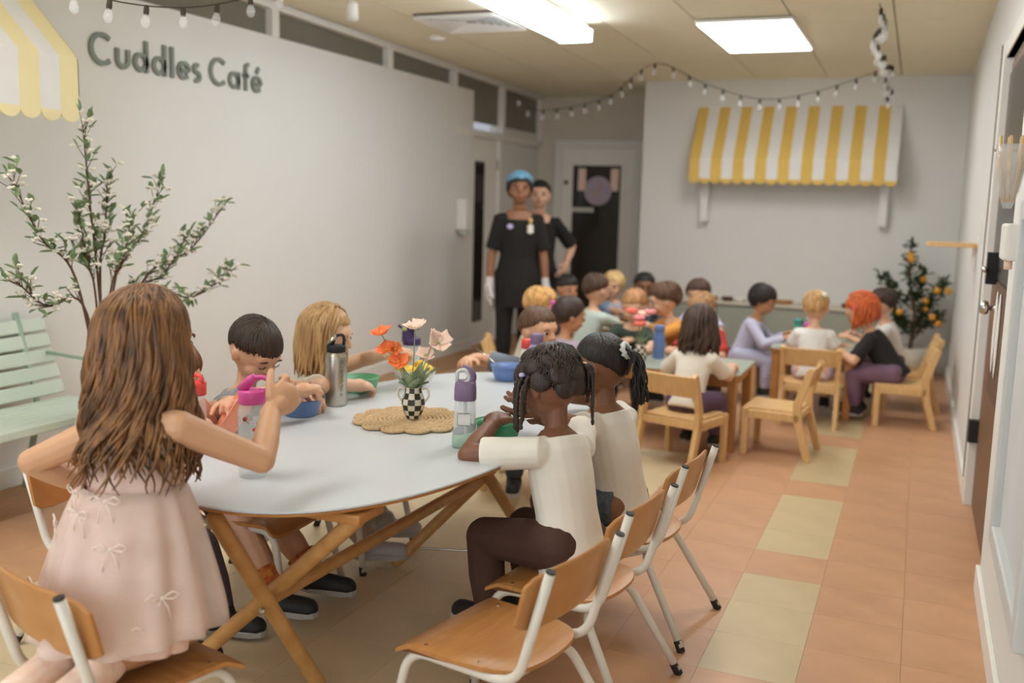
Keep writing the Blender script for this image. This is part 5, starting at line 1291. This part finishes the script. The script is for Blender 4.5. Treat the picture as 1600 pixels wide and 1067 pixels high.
kid('boy in white top at right of small table', (-0.10, 7.14), 190, (-.215, 7.1, .70), FA, (46, 34, 28), 'short', (226, 222, 216), hy=30, RH=(-.36, 7.2, .46), LH=(-.38, 7.0, .46))

# ---- two staff women
w1 = person('woman in black tunic, blue hairnet and white gloves', (-2.78, 6.90), -62, 1.50, (150, 104, 74), (26, 21, 18), 'bob', D=AD, pz=.79, lean=2, hy=4, hp=4, legs='stand', shirt=('black_cloth', 0), sleeve=.85, bottom=('black_cloth', 0), blen=2, vox=.007, hem=.2, extra=('gloves',), shoes='shoe_black', group='staff women', curl=(.3, .3))
hair_cap(w1['hc'], w1['HM'], w1['hh'], 'cap', 1.1, (56, 36), .05, 7, .26).obj('hairnet', 'hairnet', w1['root'], True)
nf = V((0, .098 * 1.5 * .8, 0))
for s, m, z in ((1, 'lavender', .70), (-1, 'check_white', .69)):
    p = w1['neck'] - w1['up'] * .13 + V((s * .075, .125, 0))
    B().ell(p, (.024, .008, .02)).obj('pin_badge', m, w1['root'], True)
    if s < 0: B().ell(p + V((0, -.002, .045)), (.015, .008, .02)).obj('pin_badge', 'gold', w1['root'], True); B().ell(p + V((0, .002, -.03)), (.025, .008, .022)).obj('pin_badge', 'white_plastic', w1['root'], True)
w2 = person('woman in black shirt and black cap behind hairnet woman', (-2.80, 7.38), -70, 1.46, (206, 160, 134), (24, 20, 18), 'tight', D=AD, pz=.77, lean=1, hy=0, hp=2, legs='stand', shirt=('black_cloth', 0), sleeve=.9, bottom=('black_cloth', 0), blen=2, vox=.007, hem=.15, shoes='shoe_black', group='staff women', RH=(-2.98, 7.28, .86), LH=(-2.58, 7.42, .82), curl=(.5, .5))
hair_cap(w2['hc'], w2['HM'], w2['hh'], 'cap', 2.1, (56, 36), 0, 4, .10).obj('cap', 'black_cloth', w2['root'], True)

for w_, sk_ in ((w1, (150, 104, 74)), (w2, (206, 160, 134))):
    n_ = w_['neck']; b = B().prism([(-.05, 0), (0, -.095), (.05, 0)], -.006, .012, Matrix.Translation(n_ + V((0, .062, .012))) @ Matrix.Rotation(PI / 2 - .42, 4, 'X'))
    b.obj('neck_opening', skin(sk_), w_['root'])
# ---- things on the far tables
Tz = .43
simple_bottle('blue drink bottle by flower vase on crowded table', (-1.36, 5.62, Tz), 'bowl_blue', 'bowl_blue', .034, .16, .03, .8)
simple_bottle('teal drink bottle on the small far table', (-.70, 6.75, Tz), 'teal', 'teal', .03, .14, .02, .9)
t = simple_bottle('pink drink bottle with white loop on small far table', (-.63, 6.74, Tz), 'petal_pink', 'pink', .03, .11, .03, .9)
B().tube([(.014 * math.cos(a * PI / 8), 0, .175 + .02 * math.sin(a * PI / 8)) for a in range(16)], .004, 6, closed=True).obj('carry_loop', 'white_plastic', t, True)
bowl('yellow plastic bowl on crowded far table', (-1.56, 5.45, Tz), 'bowl_yellow', .07, .06)
bowl('yellow plastic bowl on small far table', (-.5, 6.72, Tz), 'bowl_yellow', .06, .045)
fv = thing('checked_vase', 'small checked vase with pink flowers on crowded table', 'vase', (-1.42, 5.42, Tz))
B().lathe([(.001, 0), (.024, 0), (.038, .04), (.03, .085), (.028, .1), (.024, .1), (.026, .08), (.001, .05)], 20).obj('body', 'check_white', fv, True)
for j in range(5):
    for i in range(10):
        if (i + j) % 2 == 0:
            a = 2 * PI * (i + .5) / 10; z = .012 + j * .019; r = (.030, .037, .0375, .033, .03)[j]
            o = B().box((-.001, -.0095, -.009), (.0015, .0095, .009)).obj('check_tile', 'check_black', fv); o.location = (r * math.cos(a), r * math.sin(a), z); o.rotation_euler = (0, 0, a)
pf = random.Random(5)
for k in range(7):
    c = V((pf.uniform(-.06, .05), pf.uniform(-.04, .04), .2 + pf.uniform(0, .09)))
    B().tube([(0, 0, .08), c], .002, 5).obj('stem', 'leaf_grey', fv)
    fl_ = B()
    for q in range(6):
        a = q * PI / 3; fl_.ell(c + V((math.cos(a) * .02, math.sin(a) * .02, .006)), (.018, .018, .015), nu=8, nv=6)
    fl_.obj('flower_head', ['petal_pink', 'pink_soft', 'coral'][k % 3], fv, True)
for k in range(8):
    a = k * .8; b = B(); leaf_mesh(b, V((0, 0, .09)), V((math.cos(a), math.sin(a), 1.1)), .07, .03); b.obj('leaf', 'leaf_grey', fv)
